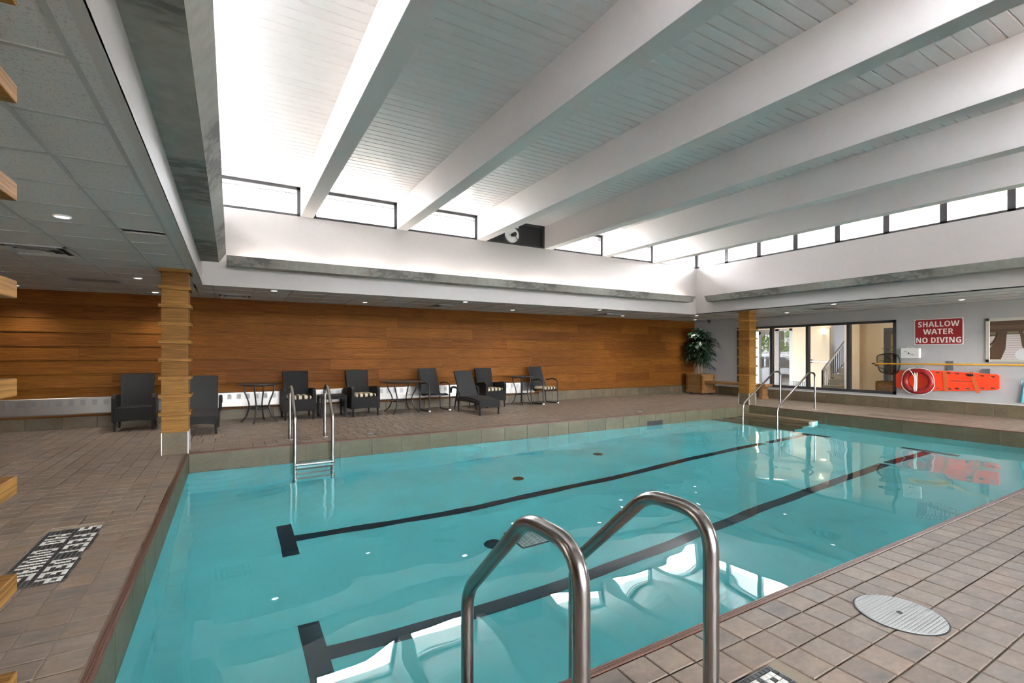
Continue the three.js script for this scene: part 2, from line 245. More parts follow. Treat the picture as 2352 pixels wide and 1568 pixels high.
// ------------------------------------------------------------------ deck floor, tile by tile
const MOSAICS = [];                                                 // rectangles left free of deck tiles
const mosaicAt = (x0, x1, z0, z1) => MOSAICS.push([x0, x1, z0, z1]);
mosaicAt(-0.695, -0.345, 2.885, 3.985); mosaicAt(1.36, 2.492, 6.505, 6.853); mosaicAt(12.42, 12.77, 2.45, 3.55);
{
  const floor = sgroup('floor', 'deck paved with small mottled beige brown square tiles around the pool', 'floor');
  const y0 = -0.3, y1 = -0.007;
  mesh('grout_bed', [bx(XL, -0.012, y0, y1, ZF, ZN), bx(PX + 0.012, XR, y0, y1, ZF, ZN), bx(-0.012, PX + 0.012, y0, y1, ZF, -0.012), bx(-0.012, PX + 0.012, y0, y1, PZ + 0.012, ZN)], M.grout, floor);
  const G = 0.008, px = 0.1625, pz = 0.1605, tiles = [];
  const regs = [[XL, -0.044, ZF, ZN, 0], [-0.044, PX + 0.044, ZF, -0.044, 1], [PX + 0.044, XR, ZF, ZN, 0], [-0.044, PX + 0.044, PZ + 0.044, ZN, 0]];
  const off = {};
  for (const [a, b, c, d, bond] of regs) {
    for (let k = Math.floor((c - 6.337) / pz) - 1; k <= Math.ceil((d - 6.337) / pz); k++) {
      const z0 = Math.max(c, 6.337 + k * pz), z1 = Math.min(d, 6.337 + (k + 1) * pz); if (z1 - z0 < 0.025) continue;
      const sh = bond && z1 < -0.42 ? (off[k] ??= Math.floor(rr(0, 4)) * 0.25 * px) : 0;
      for (let i = Math.floor((a - 3.04 - sh) / px) - 1; i <= Math.ceil((b - 3.04 - sh) / px); i++) {
        const x0 = Math.max(a, 3.04 + sh + i * px), x1 = Math.min(b, 3.04 + sh + (i + 1) * px); if (x1 - x0 < 0.025) continue;
        const cx = (x0 + x1) / 2, cz = (z0 + z1) / 2;
        if (MOSAICS.some(([p, q, r, s]) => cx > p && cx < q && cz > r && cz < s)) continue;
        tiles.push([cx, cz, x1 - x0 - G, z1 - z0 - G]);
      }
    }
  }
  const v3 = V(0, 0, 0), cor = (x, z) => { v3.set(x, 0, z).project(camera); return [v3.x, v3.y, v3.z]; };
  for (const t of tiles) { const q = [cor(t[0] - t[2] / 2, t[1] - t[3] / 2), cor(t[0] + t[2] / 2, t[1] - t[3] / 2), cor(t[0] + t[2] / 2, t[1] + t[3] / 2), cor(t[0] - t[2] / 2, t[1] + t[3] / 2)]; const dep = (t[0] - CAM.x) * Math.sin(YAW) - (t[1] - CAM.z) * Math.cos(YAW); let ar = 0; for (let i = 0; i < 4; i++) { const [x, y] = q[i], [u, v] = q[(i + 1) % 4]; ar += x * v - u * y; } const c = cor(t[0], t[1]); t[4] = dep > 0.4 && Math.abs(c[0]) < 1.02 && Math.abs(c[1]) < 1.02 ? Math.abs(ar) : 0; }
  tiles.sort((p, q) => q[4] - p[4]);
  const cache = {}, tints = [[1, 1, 1], [0.93, 0.92, 0.93], [1.05, 1.03, 1.0], [0.97, 0.99, 1.0], [1.03, 0.98, 0.95]];
  const geo = (w, d, variant) => { const key = w.toFixed(3) + '_' + d.toFixed(3) + '_' + variant; if (!cache[key]) { const g = boxUV(tileGeo(w, d, 0.012, 0.003), (variant % 6) * 0.157, Math.floor(variant / 6) * 0.213 + (variant % 6) * 0.09), c = tints[variant % 5], a = new Float32Array(g.attributes.position.count * 3); for (let i = 0; i < a.length; i++) a[i] = c[i % 3]; g.setAttribute('color', new THREE.BufferAttribute(a, 3)); cache[key] = g; } return cache[key]; };
  const rest = [];
  tiles.forEach(([x, z, w, d], i) => {
    const g = geo(w, d, Math.floor(rnd() * 30)), dy = rr(-0.0012, 0);
    if (i < 300) { const o = mesh('tile', g, M.tile, floor, true); o.position.set(x, dy, z); } else rest.push(g.clone().translate(x, dy, z));
  });
  const r = new THREE.Mesh(mergeGeometries(rest), M.tile); r.name = 'tile_field'; r.userData.kind = 'stuff'; floor.add(r);
}

// ------------------------------------------------------------------ outer walls and roofs

const GL = [0.6, 9.2, 11.8], GW = [3.6], GWW = 0.9;                // glazed openings in the wall behind the viewer
struct('wall_near', [bx(XL, XR, -0.3, 0.45, ZN, ZN + 0.25), bx(XL, XR, 2.3, 2.9, ZN, ZN + 0.25), bx(XL, GL[0], 0.45, 2.3, ZN, ZN + 0.25), bx(XL, XR, 2.66, 2.9, ZN + 0.25, ZN + 2.4), ...GL.map((x, i) => bx(x + 2.15, i < 2 ? GL[i + 1] : XR, 0.45, 2.3, ZN, ZN + 0.25))], WOOD[0], 'brown timber end wall with tall windows', 'wall');
const WZ0 = -2.0, WZ1 = 2.27, WY0 = 0.338, WY1 = 2.157;
struct('wall_right', [bx(XR, XR + 0.16, -0.3, WY0, ZF - 0.3, ZN + 0.25), bx(XR, XR + 0.16, WY1, 2.9, ZF - 0.3, ZN + 0.25), bx(XR, XR + 0.16, WY0, WY1, ZF - 0.3, WZ0), bx(XR, XR + 0.16, WY0, WY1, WZ1, ZN + 0.25)], M.wallGrey, 'light grey painted wall with lobby window and safety gear', 'wall');
struct('roof', [bx(XL - 0.25, OX0 - 0.25, 2.66, 2.9, ZF - 0.3, ZN + 0.25), bx(OX1 + 0.25, XR + 0.16, 2.66, 2.9, ZF - 0.3, ZN + 0.25), bx(OX0 - 0.25, OX1 + 0.25, 2.66, 2.9, ZF - 0.3, OZ0 - 0.25), bx(OX0 - 0.25, OX1 + 0.25, 2.66, 2.9, OZ1 + 0.25, ZN + 0.25)], M.slab, 'low flat roof over the deck around the raised bay', 'roof');
struct('wall_left', [bx(XL - 0.25, XL, -0.3, 0.45, ZF - 0.3, ZN + 0.25), bx(XL - 0.25, XL, 2.3, 2.9, ZF - 0.3, ZN + 0.25), bx(XL - 0.25, XL, 0.45, 2.3, ZF - 0.3, GW[0]), ...GW.map((z, i) => bx(XL - 0.25, XL, 0.45, 2.3, z + GWW, ZN + 0.25))], WOOD[0], 'brown timber side wall with one narrow window', 'wall');
// upper walls of the raised bay
struct('wall_bay_far', [bx(OX0 - 0.25, OX1 + 0.25, CEIL + 0.03, SILL, OZ0 - 0.25, OZ0), bx(OX0 - 0.02, OX1 + 0.02, CEIL - 0.001, CEIL + 0.03, OZ0 - 0.02, OZ0)], M.paint, 'white band of wall above the timber wall side', 'wall');
struct('wall_bay_near', [bx(OX0 - 0.25, OX1 + 0.25, CEIL + 0.03, SILL, OZ1, OZ1 + 0.25), bx(OX0 - 0.02, OX1 + 0.02, CEIL - 0.001, CEIL + 0.03, OZ1, OZ1 + 0.02)], M.paint, 'white band of wall above the garden window side', 'wall');
struct('wall_bay_left', [bx(OX0 - 0.25, OX0, 2.66, SILL, OZ0, OZ1), bx(OX0 - 0.05, OX0, CEIL - 0.001, 2.66, OZ0, OZ1)], M.paint, 'white band of wall above the column on the ladder side', 'wall');
struct('wall_bay_right', [bx(OX1, OX1 + 0.25, CEIL + 0.03, SILL, OZ0, OZ1), bx(OX1, OX1 + 0.02, CEIL - 0.001, CEIL + 0.03, OZ0, OZ1)], M.paint, 'white band of wall above the lobby window side', 'wall');
struct('roof_bay', bx(OX0 - 0.6, OX1 + 0.6, DECK + 0.045, DECK + 0.3, OZ0 - 0.6, OZ1 + 0.6), M.slab, 'flat roof slab over the raised pool bay', 'roof');

// white boards of the raised ceiling, running across the beams
{
  const ceil = sgroup('ceiling_boards', 'white painted board ceiling with narrow grooves above the pool', 'ceiling');
  const pitch = 0.1275, c = 0.010, prof = [[-pitch / 2 + 0.0006, 0.04], [-pitch / 2 + 0.0006, c], [-pitch / 2 + c * 0.9, 0], [pitch / 2 - c * 0.9, 0], [pitch / 2 - 0.0006, c], [pitch / 2 - 0.0006, 0.04]];
  const g = prism(prof, OX1 - OX0 + 0.44, 'x'); const vs = [0, 1, 2, 3].map((i) => boxUV(g.clone(), i * 0.7, i * 0.45));
  for (let k = 0, z = 5.151 - pitch / 2 - 53 * pitch; z < OZ1 + 0.25; z += pitch, k++) { if (z < OZ0 - 0.3) continue; const o = mesh('ceiling_board', vs[k % 4], M.plank, ceil, true); o.position.set(OX0 - 0.22, DECK, z); }
}
const BEAMS = [0, 1, 2, 3, 4, 5].map((k) => 1.548 + 1.733 * k), BW = 0.215;
BEAMS.forEach((x, i) => tag(mesh('ceiling_beam', rbx(x, x + BW, SILL, DECK + 0.002, OZ0 - 0.02, OZ1 + 0.02, 0.006, 1), M.beam), ['deep white roof beam beside the stained ledge, its flank glaring bright', 'deep white roof beam second from the stained concrete ledge', 'deep white roof beam beside the fan panel on its ladder side', 'deep white roof beam beside the fan panel on its lobby side', 'deep white roof beam second from the lobby side clerestory', 'deep white roof beam running alongside the lobby side clerestory'][i], 'beam', 'white roof beams', 'structure'));

// clerestory windows: far and near between the beams, left and right between mullions
function clerestory(name, label, x0, x1, z0, z1, fan) {
  const w = sgroup(name, label, 'window'), alongX = Math.abs(x1 - x0) > Math.abs(z1 - z0), y0 = SILL, y1 = DECK, f = 0.054, D = 0.10;
  const sash = (a, b, yy0, yy1, d0, d1) => (alongX ? bx(a, b, yy0, yy1, d0, d1) : bx(d0, d1, yy0, yy1, a, b));
  const [a, b] = alongX ? [x0, x1] : [z0, z1], c = alongX ? z0 : x0, sg = (alongX ? z1 : x1) - c, m = c + sg * 0.5;
  const [d0, d1] = [m - D / 2, m + D / 2];
  mesh('window_frame', [sash(a, b, y0, y0 + f * 0.8, d0, d1), sash(a, b, y1 - f, y1, d0, d1), sash(a, a + f, y0, y1, d0, d1), sash(b - f, b, y0, y1, d0, d1)], M.frame, w);
  if (!fan) { mesh('pane', sash(a + f, b - f, y0 + f * 0.8, y1 - f, m - 0.003, m + 0.003), M.glass, w); mesh('outer_rail', [sash(a + f, b - f, y1 - f - 0.055, y1 - f - 0.04, m - 0.04, m - 0.02)], M.frameGrey, w); }
  return w;
}
const BAYS = [[OX0, BEAMS[0]], ...BEAMS.map((x, i) => [x + BW, i < 5 ? BEAMS[i + 1] : OX1])];
const ORD = ['first', 'second', 'third', 'fourth', 'fifth', 'sixth', 'seventh'];
let wn = 0;
BAYS.forEach(([a, b], i) => { if (i !== 3) clerestory('window_' + (++wn), `narrow dark framed clerestory window, ${ORD[i]} bay from the concrete ledge, timber wall side`, a, b, OZ0 - 0.11, OZ0, false); });
BAYS.forEach(([a, b], i) => clerestory('window_' + (++wn), `narrow dark framed clerestory window of the ${ORD[i]} bay, garden window side`, a, b, OZ1 + 0.11, OZ1, false));
const MULL = [OZ0 + 0.02, -0.56, 0.36, 1.27, 2.18, 3.09, 4.0, 4.91, 5.82, 6.73, OZ1 - 0.02];
for (let i = 1; i < MULL.length; i++) {
  clerestory('window_' + (++wn), `narrow dark framed clerestory pane number ${i} from the timber wall, lobby side`, OX1 + 0.11, OX1, MULL[i - 1], MULL[i], false);
  clerestory('window_' + (++wn), `narrow dark framed clerestory pane number ${i} from the timber wall, concrete ledge side`, OX0 - 0.11, OX0, MULL[i - 1], MULL[i], false);
}
struct('trim_1', [OX0, OX1].flatMap((x) => [OZ0, OZ1].map((z) => bx(x - 0.05 + (x === OX0 ? -0.05 : 0.05), x + 0.05 + (x === OX0 ? -0.05 : 0.05), SILL, DECK, z - 0.05 + (z === OZ0 ? -0.05 : 0.05), z + 0.05 + (z === OZ0 ? -0.05 : 0.05)))), M.frame, 'dark corner posts of the clerestory windows', 'trim');
GL.forEach((x, i) => { const w = sgroup('window_' + (++wn), `tall garden window number ${i + 1} in the timber end wall`, 'window'); mesh('window_frame', [bx(x, x + 2.15, 0.45, 0.51, ZN + 0.08, ZN + 0.16), bx(x, x + 2.15, 2.24, 2.3, ZN + 0.08, ZN + 0.16), bx(x, x + 0.06, 0.45, 2.3, ZN + 0.08, ZN + 0.16), bx(x + 2.09, x + 2.15, 0.45, 2.3, ZN + 0.08, ZN + 0.16), bx(x + 1.05, x + 1.1, 0.45, 2.3, ZN + 0.08, ZN + 0.16)], M.frame, w); mesh('pane', bx(x + 0.06, x + 2.09, 0.51, 2.24, ZN + 0.117, ZN + 0.123), M.glass, w); });
GW.forEach((z, i) => { const w = sgroup('window_' + (++wn), 'tall garden window in the timber side wall', 'window'), X = XL - 0.16; mesh('window_frame', [bx(X, X + 0.08, 0.45, 0.51, z, z + GWW), bx(X, X + 0.08, 2.24, 2.3, z, z + GWW), bx(X, X + 0.08, 0.45, 2.3, z, z + 0.06), bx(X, X + 0.08, 0.45, 2.3, z + GWW - 0.06, z + GWW)], M.frame, w); mesh('pane', bx(X + 0.037, X + 0.043, 0.51, 2.24, z + 0.06, z + GWW - 0.06), M.glass, w); });
{ // black panel with exhaust fan in the fourth bay
  const [a, b] = BAYS[3], z = OZ0 - 0.06;
  const t = thing('exhaust_fan_panel', 'black panel with a white exhaust fan filling one clerestory bay', 'fan', [0, 0, 0]);
  mesh('panel', bx(a, b, SILL, DECK, z - 0.03, z), M.black, t);
  mesh('panel_frame', [bx(a, b, SILL, SILL + 0.03, z, z + 0.055), bx(a, b, DECK - 0.045, DECK, z, z + 0.055), bx(b - 0.05, b, SILL, DECK, z, z + 0.055), bx(a, a + 0.05, SILL, DECK, z, z + 0.055)], M.frame, t);
  mesh('fan_plate', bx(5.68, 6.12, SILL + 0.02, DECK - 0.05, z, z + 0.012), M.frame, t);
  const ring = mesh('fan_shroud', new THREE.LatheGeometry([[0.05, 0.0], [0.115, 0.01], [0.155, 0.05], [0.165, 0.05], [0.17, 0.0]].map(([x, y]) => new THREE.Vector2(x, y)), 36).rotateX(Math.PI / 2).translate(5.885, 3.965, z + 0.012), M.white, t);
  for (let k = 0; k < 5; k++) { const g = bx(0.03, 0.13, -0.025, 0.025, -0.002, 0.002).rotateX(0.5).rotateZ(k * 1.2566); mesh('fan_blade', g.translate(5.885, 3.965, z + 0.035), M.white, ring); }
  mesh('motor', new THREE.CylinderGeometry(0.045, 0.045, 0.08, 20).rotateX(Math.PI / 2).translate(5.92, 3.98, z + 0.08), M.black, t);
  mesh('power_cable', tube([V(5.92, 3.965, z + 0.1), V(5.98, 3.87, z + 0.11), V(6.05, 3.80, z + 0.06), V(6.16, 3.805, z + 0.03)], 0.008, 20, 6), M.black, t);
  mesh('junction_box', bx(5.99, 6.05, 4.14, 4.18, z, z + 0.05), M.white, t);
}

// concrete ledges (light coves) round the raised bay
{
  const P = [[0, COVE0], [0.24, COVE0], [0.335, COVE1], [0.315, COVE1], [0.215, COVE0 + 0.03], [0, COVE0 + 0.03]];
  const ledge = (name, label, len, place) => { const g = prism(P, len, 'z'); place(g); const q = flat(g); return tag(mesh(name, q, M.concrete), label, 'ledge', null, 'structure'); };
  ledge('concrete_ledge', 'stained concrete ledge along the column and ladder side, seen from below', 8.4, (g) => g.translate(OX0, 0, -1.075));
  ledge('concrete_ledge', 'long concrete ledge with glowing cove light, timber wall side', 11.08, (g) => g.rotateY(-Math.PI / 2).translate(OX0 + 0.34 + 11.08, 0, OZ0));
  ledge('concrete_ledge', 'dim concrete ledge on the lobby side below the clerestory', 8.2, (g) => g.rotateY(Math.PI).translate(OX1, 0, 7.2));
  ledge('concrete_ledge', 'concrete ledge on the garden window side', 11.0, (g) => g.rotateY(Math.PI / 2).translate(0.45, 0, OZ1));
  for (let i = 0; i < 8; i++) {
    const x = 1.2 + i * 1.37, z = OZ0 + 0.12, t = thing('fluorescent_light', 'fluorescent batten hidden in the glowing concrete ledge', 'light', [x, COVE0 + 0.03, z], 0, 'battens in the glowing ledge');
    mesh('batten', bx(-0.62, 0.62, 0, 0.03, -0.03, 0.03), M.white, t);
    mesh('glowing_tube', new THREE.CylinderGeometry(0.013, 0.013, 1.2, 12).rotateZ(Math.PI / 2).translate(0, 0.045, 0), M.tubeGlow, t);
    const l = new THREE.RectAreaLight(C(1, 0.94, 0.86), TUBE_RADIANCE, 1.2, 0.05); l.position.set(0, 0.064, 0); l.lookAt(0, 1, -0.35); t.add(l); l.rotation.set(Math.PI / 2 - 0.3, 0, 0);
  }
}

// ------------------------------------------------------------------ hung ceiling of square panels
{
  const ceil = sgroup('ceiling', 'grey hung ceiling of square mineral panels over the deck', 'ceiling');
  const P = 0.613, XG = -0.385, ZG = 2.87, tee = [], cache = {};
  const panel = (x0, x1, z0, z1) => { if (x1 - x0 < 0.03 || z1 - z0 < 0.03) return; const w = x1 - x0 - 0.012, d = z1 - z0 - 0.012, k = w.toFixed(3) + d.toFixed(3); cache[k] ||= [0, 1, 2].map((i) => boxUV(rbx(-w / 2, w / 2, 0, 0.016, -d / 2, d / 2, 0.003, 1), i * 0.13, i * 0.07)); const o = mesh('ceiling_panel', cache[k][Math.floor(rnd() * 3)], M.panel, ceil, true); o.position.set((x0 + x1) / 2, CEIL + rr(0.003, 0.007), (z0 + z1) / 2); };
  const lines = (a, b, o) => { const l = [a]; for (let k = Math.ceil((a - o) / P); o + k * P < b - 0.02; k++) if (o + k * P > a + 0.02) l.push(o + k * P); l.push(b); return l; };
  const holes = [[-1.0, -0.385, 0.417, 1.03], [-1.61, -0.998, 0.417, 1.03], [0.24, 0.86, -3.26, -2.647], [4.5, 5.13, -3.26, -2.647], [9.4, 10.04, -3.26, -2.647]];
  const region = (x0, x1, z0, z1) => {
    const xs = lines(x0, x1, XG), zs = lines(z0, z1, ZG);
    for (let i = 1; i < xs.length; i++) for (let j = 1; j < zs.length; j++) {
      let za = zs[j - 1], zb = zs[j];
      if (xs[i - 1] > -0.4 && xs[i] < 0.0 && za > 1.6 && zb < 2.3) zb -= 0.17;                       // the open slot
      if (Math.abs(xs[i - 1] + 1.0 - P) < 0.05 && Math.abs(za + 2.034) < 0.05) { zb -= 0.0; }
      panel(xs[i - 1], xs[i], za, zb);
    }
    for (const x of xs) tee.push(bx(x - 0.012, x + 0.012, CEIL, CEIL + 0.012, z0, z1));
    for (const z of zs) tee.push(bx(x0, x1, CEIL + 0.0008, CEIL + 0.0125, z - 0.012, z + 0.012));
  };
  region(XL, -0.03, ZF, 8.4); region(-0.03, OX1 + 0.12, ZF, OZ0 - 0.02); region(OX1 + 0.12, XR, ZF, 8.4);
  mesh('grid_tees', tee, M.tee, ceil);
  mesh('plain_border', [bx(-0.03, OX0, CEIL + 0.0005, CEIL + 0.02, OZ0, OZ1), bx(OX1, OX1 + 0.12, CEIL + 0.0005, CEIL + 0.02, OZ0, OZ1), bx(XL, XR, CEIL, CEIL + 0.02, OZ1, ZN)], M.panel, ceil);
}
function vent(x, z, label, w = 0.58) {
  const t = thing('air_vent', label, 'vent', [x, CEIL, z]);
  mesh('vent_frame', [bx(-w / 2, w / 2, -0.014, 0.004, -w / 2, -w / 2 + 0.03), bx(-w / 2, w / 2, -0.014, 0.004, w / 2 - 0.03, w / 2), bx(-w / 2, -w / 2 + 0.03, -0.014, 0.004, -w / 2, w / 2), bx(w / 2 - 0.03, w / 2, -0.014, 0.004, -w / 2, w / 2)], M.panel, t);
  mesh('vent_throat', bx(-w / 2, w / 2, -0.002, 0.002, -w / 2, w / 2), M.black, t);
  for (const k of [0.40, 0.25]) { const a = w * k, b = a - 0.045, g = []; for (let q = 0; q < 4; q++) { const s = new THREE.BufferGeometry(); s.setAttribute('position', new THREE.Float32BufferAttribute([-a, -0.03, a, a, -0.03, a, b, -0.003, b, -a, -0.03, a, b, -0.003, b, -b, -0.003, b], 3)); s.computeVertexNormals(); g.push(s.rotateY(q * Math.PI / 2)); } mesh('vent_louver', g, M.panel, t); }
  mesh('vent_centre', bx(-w * 0.14, w * 0.14, -0.03, -0.024, -w * 0.14, w * 0.14), M.panel, t);
}
vent(-1.30, 0.72, 'square ceiling air diffuser above the deck left of the column'); vent(0.55, -2.98, 'square ceiling air diffuser just right of the oak column, over the chairs'); vent(4.80, -2.80, 'square ceiling air diffuser above the round table'); vent(9.72, -2.76, 'square ceiling air diffuser over the empty stretch of deck'); vent(12.62, -2.35, 'square ceiling air diffuser near the palm corner'); vent(13.2, 1.36, 'square ceiling air diffuser above the lobby window');
tag(mesh('ceiling_patch', bx(-1.60, -1.01, CEIL - 0.004, CEIL + 0.001, -1.96, -1.66), std(C(0.23, 0.23, 0.23), 0.9)), 'dark grey access strip in the hung ceiling behind the column', 'panel');
const LIGHTS = [[-0.7, 2.5, 'over the deck between floor mosaic and oak column'], [-0.7, -1.2, 'just behind the oak column with the wicker chairs'], [-0.7, -3.1, 'against the timber wall above the uncushioned armchair'], [-2.56, -3.15, 'in the timber wall corner beyond the uncushioned armchair'], [1.15, -1.78, 'by the white fascia above the pool ladder by the armchairs'], [3, -2.92, 'by the timber wall above the side table'], [4.84, -1.74, 'by the white fascia above the large round table'], [6.69, -2.9, 'by the timber wall above the cushioned chair behind the lounger'], [8.57, -1.74, 'by the white fascia above the last sling chair'], [10.44, -2.9, 'by the timber wall over the empty deck'], [12.23, -1.74, 'at the fascia corner near the second oak column'], [13.64, -2.93, 'directly beside the palm in the corner'], [13.55, 0.14, 'in front of the lobby glass door panes'], [12.2, 1.98, 'by the fascia in front of the lobby stairs'], [13.5, 3.79, 'between the warning sign and the framed picture'], [-2.56, 0.6, 'beside the square diffuser away from the pool'], [-2.56, 4.4, 'over the deck away from the floor mosaic'], [-0.7, 6.4, 'above the oak column next to the floor mosaic'], [12.2, 5.6, 'beyond the framed picture']];
for (const [x, z, where] of LIGHTS) {
  const t = thing('ceiling_light', 'round recessed downlight ' + where, 'light', [x, CEIL, z], 0, 'recessed downlights');
  mesh('trim_ring', new THREE.TorusGeometry(0.052, 0.008, 8, 28).rotateX(Math.PI / 2), M.white, t);
  mesh('lens', new THREE.CylinderGeometry(0.047, 0.047, 0.006, 24).translate(0, -0.001, 0), M.lens, t);
  const s = new THREE.SpotLight(C(1, 0.94, 0.86), DOWNLIGHT_CD, 0, 1.05, 0.7, 2); s.position.set(0, -0.02, 0); s.target.position.set(0, -1, 0); s.shadow.radius = 2; t.add(s); t.add(s.target); s.target.name = 'aim';
}
tag(mesh('security_camera', [cyl(0.05, 0.05, 0.02, 14.18, CEIL - 0.02, -2.82, 20), new THREE.SphereGeometry(0.045, 20, 12).translate(14.18, CEIL - 0.045, -2.82)], M.black), 'small black dome camera on the ceiling above the palm', 'camera');

// ------------------------------------------------------------------ timber wall, its tile skirting and the steel heater
{
  struct('wall_far_core', bx(XL - 0.25, XR + 0.16, -0.3, 2.9, ZF - 0.3, ZF), WOOD[0], 'solid wall behind the timber boards', 'wall');
  const w = sgroup('wall_far', 'wall clad in overlapping honey brown timber boards', 'wall');
  const rows = [[2.205, 2.447], [1.957, 2.205], [1.71, 1.957], [1.46, 1.71], [1.215, 1.46], [0.97, 1.215], [0.725, 0.97], [0.48, 0.725], [0.262, 0.48]], END = 14.42;
  const board = (x0, x1, y0, y1) => {
    const b = 0.030, t = 0.012, g = prism([[0, y0], [b - 0.004, y0], [b, y0 + 0.004], [b, y0 + 0.028], [b - 0.008, y0 + 0.034], [t, y1 + 0.001], [0, y1 + 0.001]], x1 - x0 - 0.0025, 'x'); g.translate(x0, 0, ZF);
    mesh('board', boxUV(g, rr(0, 9), rr(0, 9)), WOOD[Math.floor(Math.pow(rnd(), 1.2) * 5)], w, true);
  };
  for (const [y0, y1] of rows) { let x = XL + rr(-1.5, 0); while (x < END) { const e = Math.min(END, x + rr(1.1, 3.2)); if (e > XL) { let a = Math.max(x, XL), b = END - e < 0.4 ? END : e; if (y0 < 0.5 && b < 7.82) { x = b; continue; } if (y0 < 0.5) a = Math.max(a, 7.82); if (b - a > 0.05) board(a, b, y0, y1); x = b; } else x = e; } }
  const kg = {}, n = [];
  for (let x = XL; x < XR - 0.03; x += 0.478) { const e = Math.min(x + 0.478, XR) - 0.004, h = x > 7.6 ? 0.258 : 0.205; const o = mesh('skirting_tile', boxUV(rbx(x, e, 0, h, ZF, ZF + 0.045, 0.004, 1), rr(0, 3), rr(0, 3)), M.skirt[Math.floor(rnd() * 3)], w, true); }
}
{
  const t = thing('baseboard_heater', 'long stainless steel baseboard heater with rows of square vents', 'heater', [0, 0, 0]);
  const z0 = ZF + 0.002, z1 = ZF + 0.075, x0 = XL + 0.02, x1 = 7.8;
  mesh('casing', prism([[z0, 0.243], [z1 - 0.012, 0.243], [z1, 0.262], [z1, 0.540], [z1 - 0.008, 0.548], [z0, 0.548]], x1 - x0, 'x').translate(x0, 0, 0), M.radiator, t);
  const sl = []; for (let i = 0; i < 6; i++) sl.push(bx(-0.036, 0.036, 0.006 + i * 0.0165, 0.0165 + i * 0.0165, -0.004, 0.0015)); const g = boxUV(merge([...sl, bx(-0.038, 0.038, 0, 0.102, -0.004, 0.0003)]));
  for (let x = -3.9; x < 7.7; x += 0.1615) { const o = mesh('vent_square', g, M.grille, t, true); o.position.set(x, 0.408, z1 + 0.0005); }
}

// skirting tiles along the other walls that show
{
  const s = sgroup('baseboard_right', 'brown stone tile skirting below the lobby window wall', 'skirting');
  for (let z = ZF + 0.05; z < 8; z += 0.478) mesh('skirting_tile', boxUV(rbx(XR - 0.05, XR, 0, 0.27, z, z + 0.474, 0.004, 1), rr(0, 3), rr(0, 3)), M.skirt[Math.floor(rnd() * 3)], s, true);
  mesh('top_ledge', bx(XR - 0.052, XR, 0.27, 0.288, ZF, 8), M.slab, s);
}

// ------------------------------------------------------------------ oak columns at the pool corners
function column(x0, z0, label) {
  const t = thing('oak_column', label, 'column', [x0, 0, z0], 0, null, 'structure'), S = 0.297, base = 0.292;
  const bs = mesh('stone_base', rbx(0.004, S - 0.004, 0, base, -S + 0.004, -0.004, 0.003, 1), M.skirt[0], t);
  mesh('corner_trim', [[0, 0], [S, 0], [0, -S], [S, -S]].map(([a, b]) => bx(a - 0.005 + (a ? -0.004 : 0.004), a + 0.005 + (a ? -0.004 : 0.004), 0, base + 0.004, b - 0.005 + (b ? 0.004 : -0.004), b + 0.005 + (b ? 0.004 : -0.004))), M.white, bs);
  const ys = []; for (let k = 0; k < 9; k++) ys.push(0.515 + k * 0.2373);
  let y = base;
  for (const q of [...ys, CEIL - 0.04]) { const top = Math.min(q, CEIL); if (top - y > 0.02) mesh('oak_panel', boxUV(rbx(0, S, y, top, -S, 0, 0.003, 1), rr(0, 5), rr(0, 5)), OAK[Math.floor(rnd() * 3)], t, true); if (q + 0.04 <= CEIL + 0.001) mesh('oak_ledge', boxUV(rbx(-0.03, S + 0.03, q, q + 0.044, -S - 0.03, 0.03, 0.003, 1), rr(0, 5), rr(0, 5)), OAK[2], t, true); y = q + 0.042; }
}
column(-0.300, -0.002, 'square oak column with stone base beside the dark wicker chairs');
column(PX + 0.003, -0.002, 'square oak column in front of the lobby window and bench');
column(-0.288, PZ + 0.300, 'square oak column whose ledge ends poke in by the floor mosaic');

// ------------------------------------------------------------------ floor mosaics and covers
const GLYPH = { 5: ['###', '#..', '###', '..#', '###'], F: ['###', '#..', '##.', '#..', '#..'], E: ['###', '#..', '##.', '#..', '###'], T: ['###', '.#.', '.#.', '.#.', '.#.'], D: ['##.', '#.#', '#.#', '#.#', '##.'], P: ['###', '#.#', '###', '#..', '#..'], N: ['#..#', '##.#', '#.##', '#..#', '#..#'], O: ['###', '#.#', '#.#', '#.#', '###'], I: ['#', '#', '#', '#', '#'], V: ['#.#', '#.#', '#.#', '#.#', '.#.'], G: ['####', '#...', '#.##', '#..#', '####'], ' ': ['..', '..', '..', '..', '..'] };
const matMosD = [std(C(0.035, 0.04, 0.045), 0.35), std(C(0.05, 0.053, 0.06), 0.35), std(C(0.028, 0.032, 0.034), 0.35)], matMosW = std(C(0.62, 0.63, 0.60), 0.35), matMosB = std(C(0.05, 0.035, 0.028), 0.4), matMosT = std(C(0.40, 0.335, 0.28), 0.5, { map: tileTex });
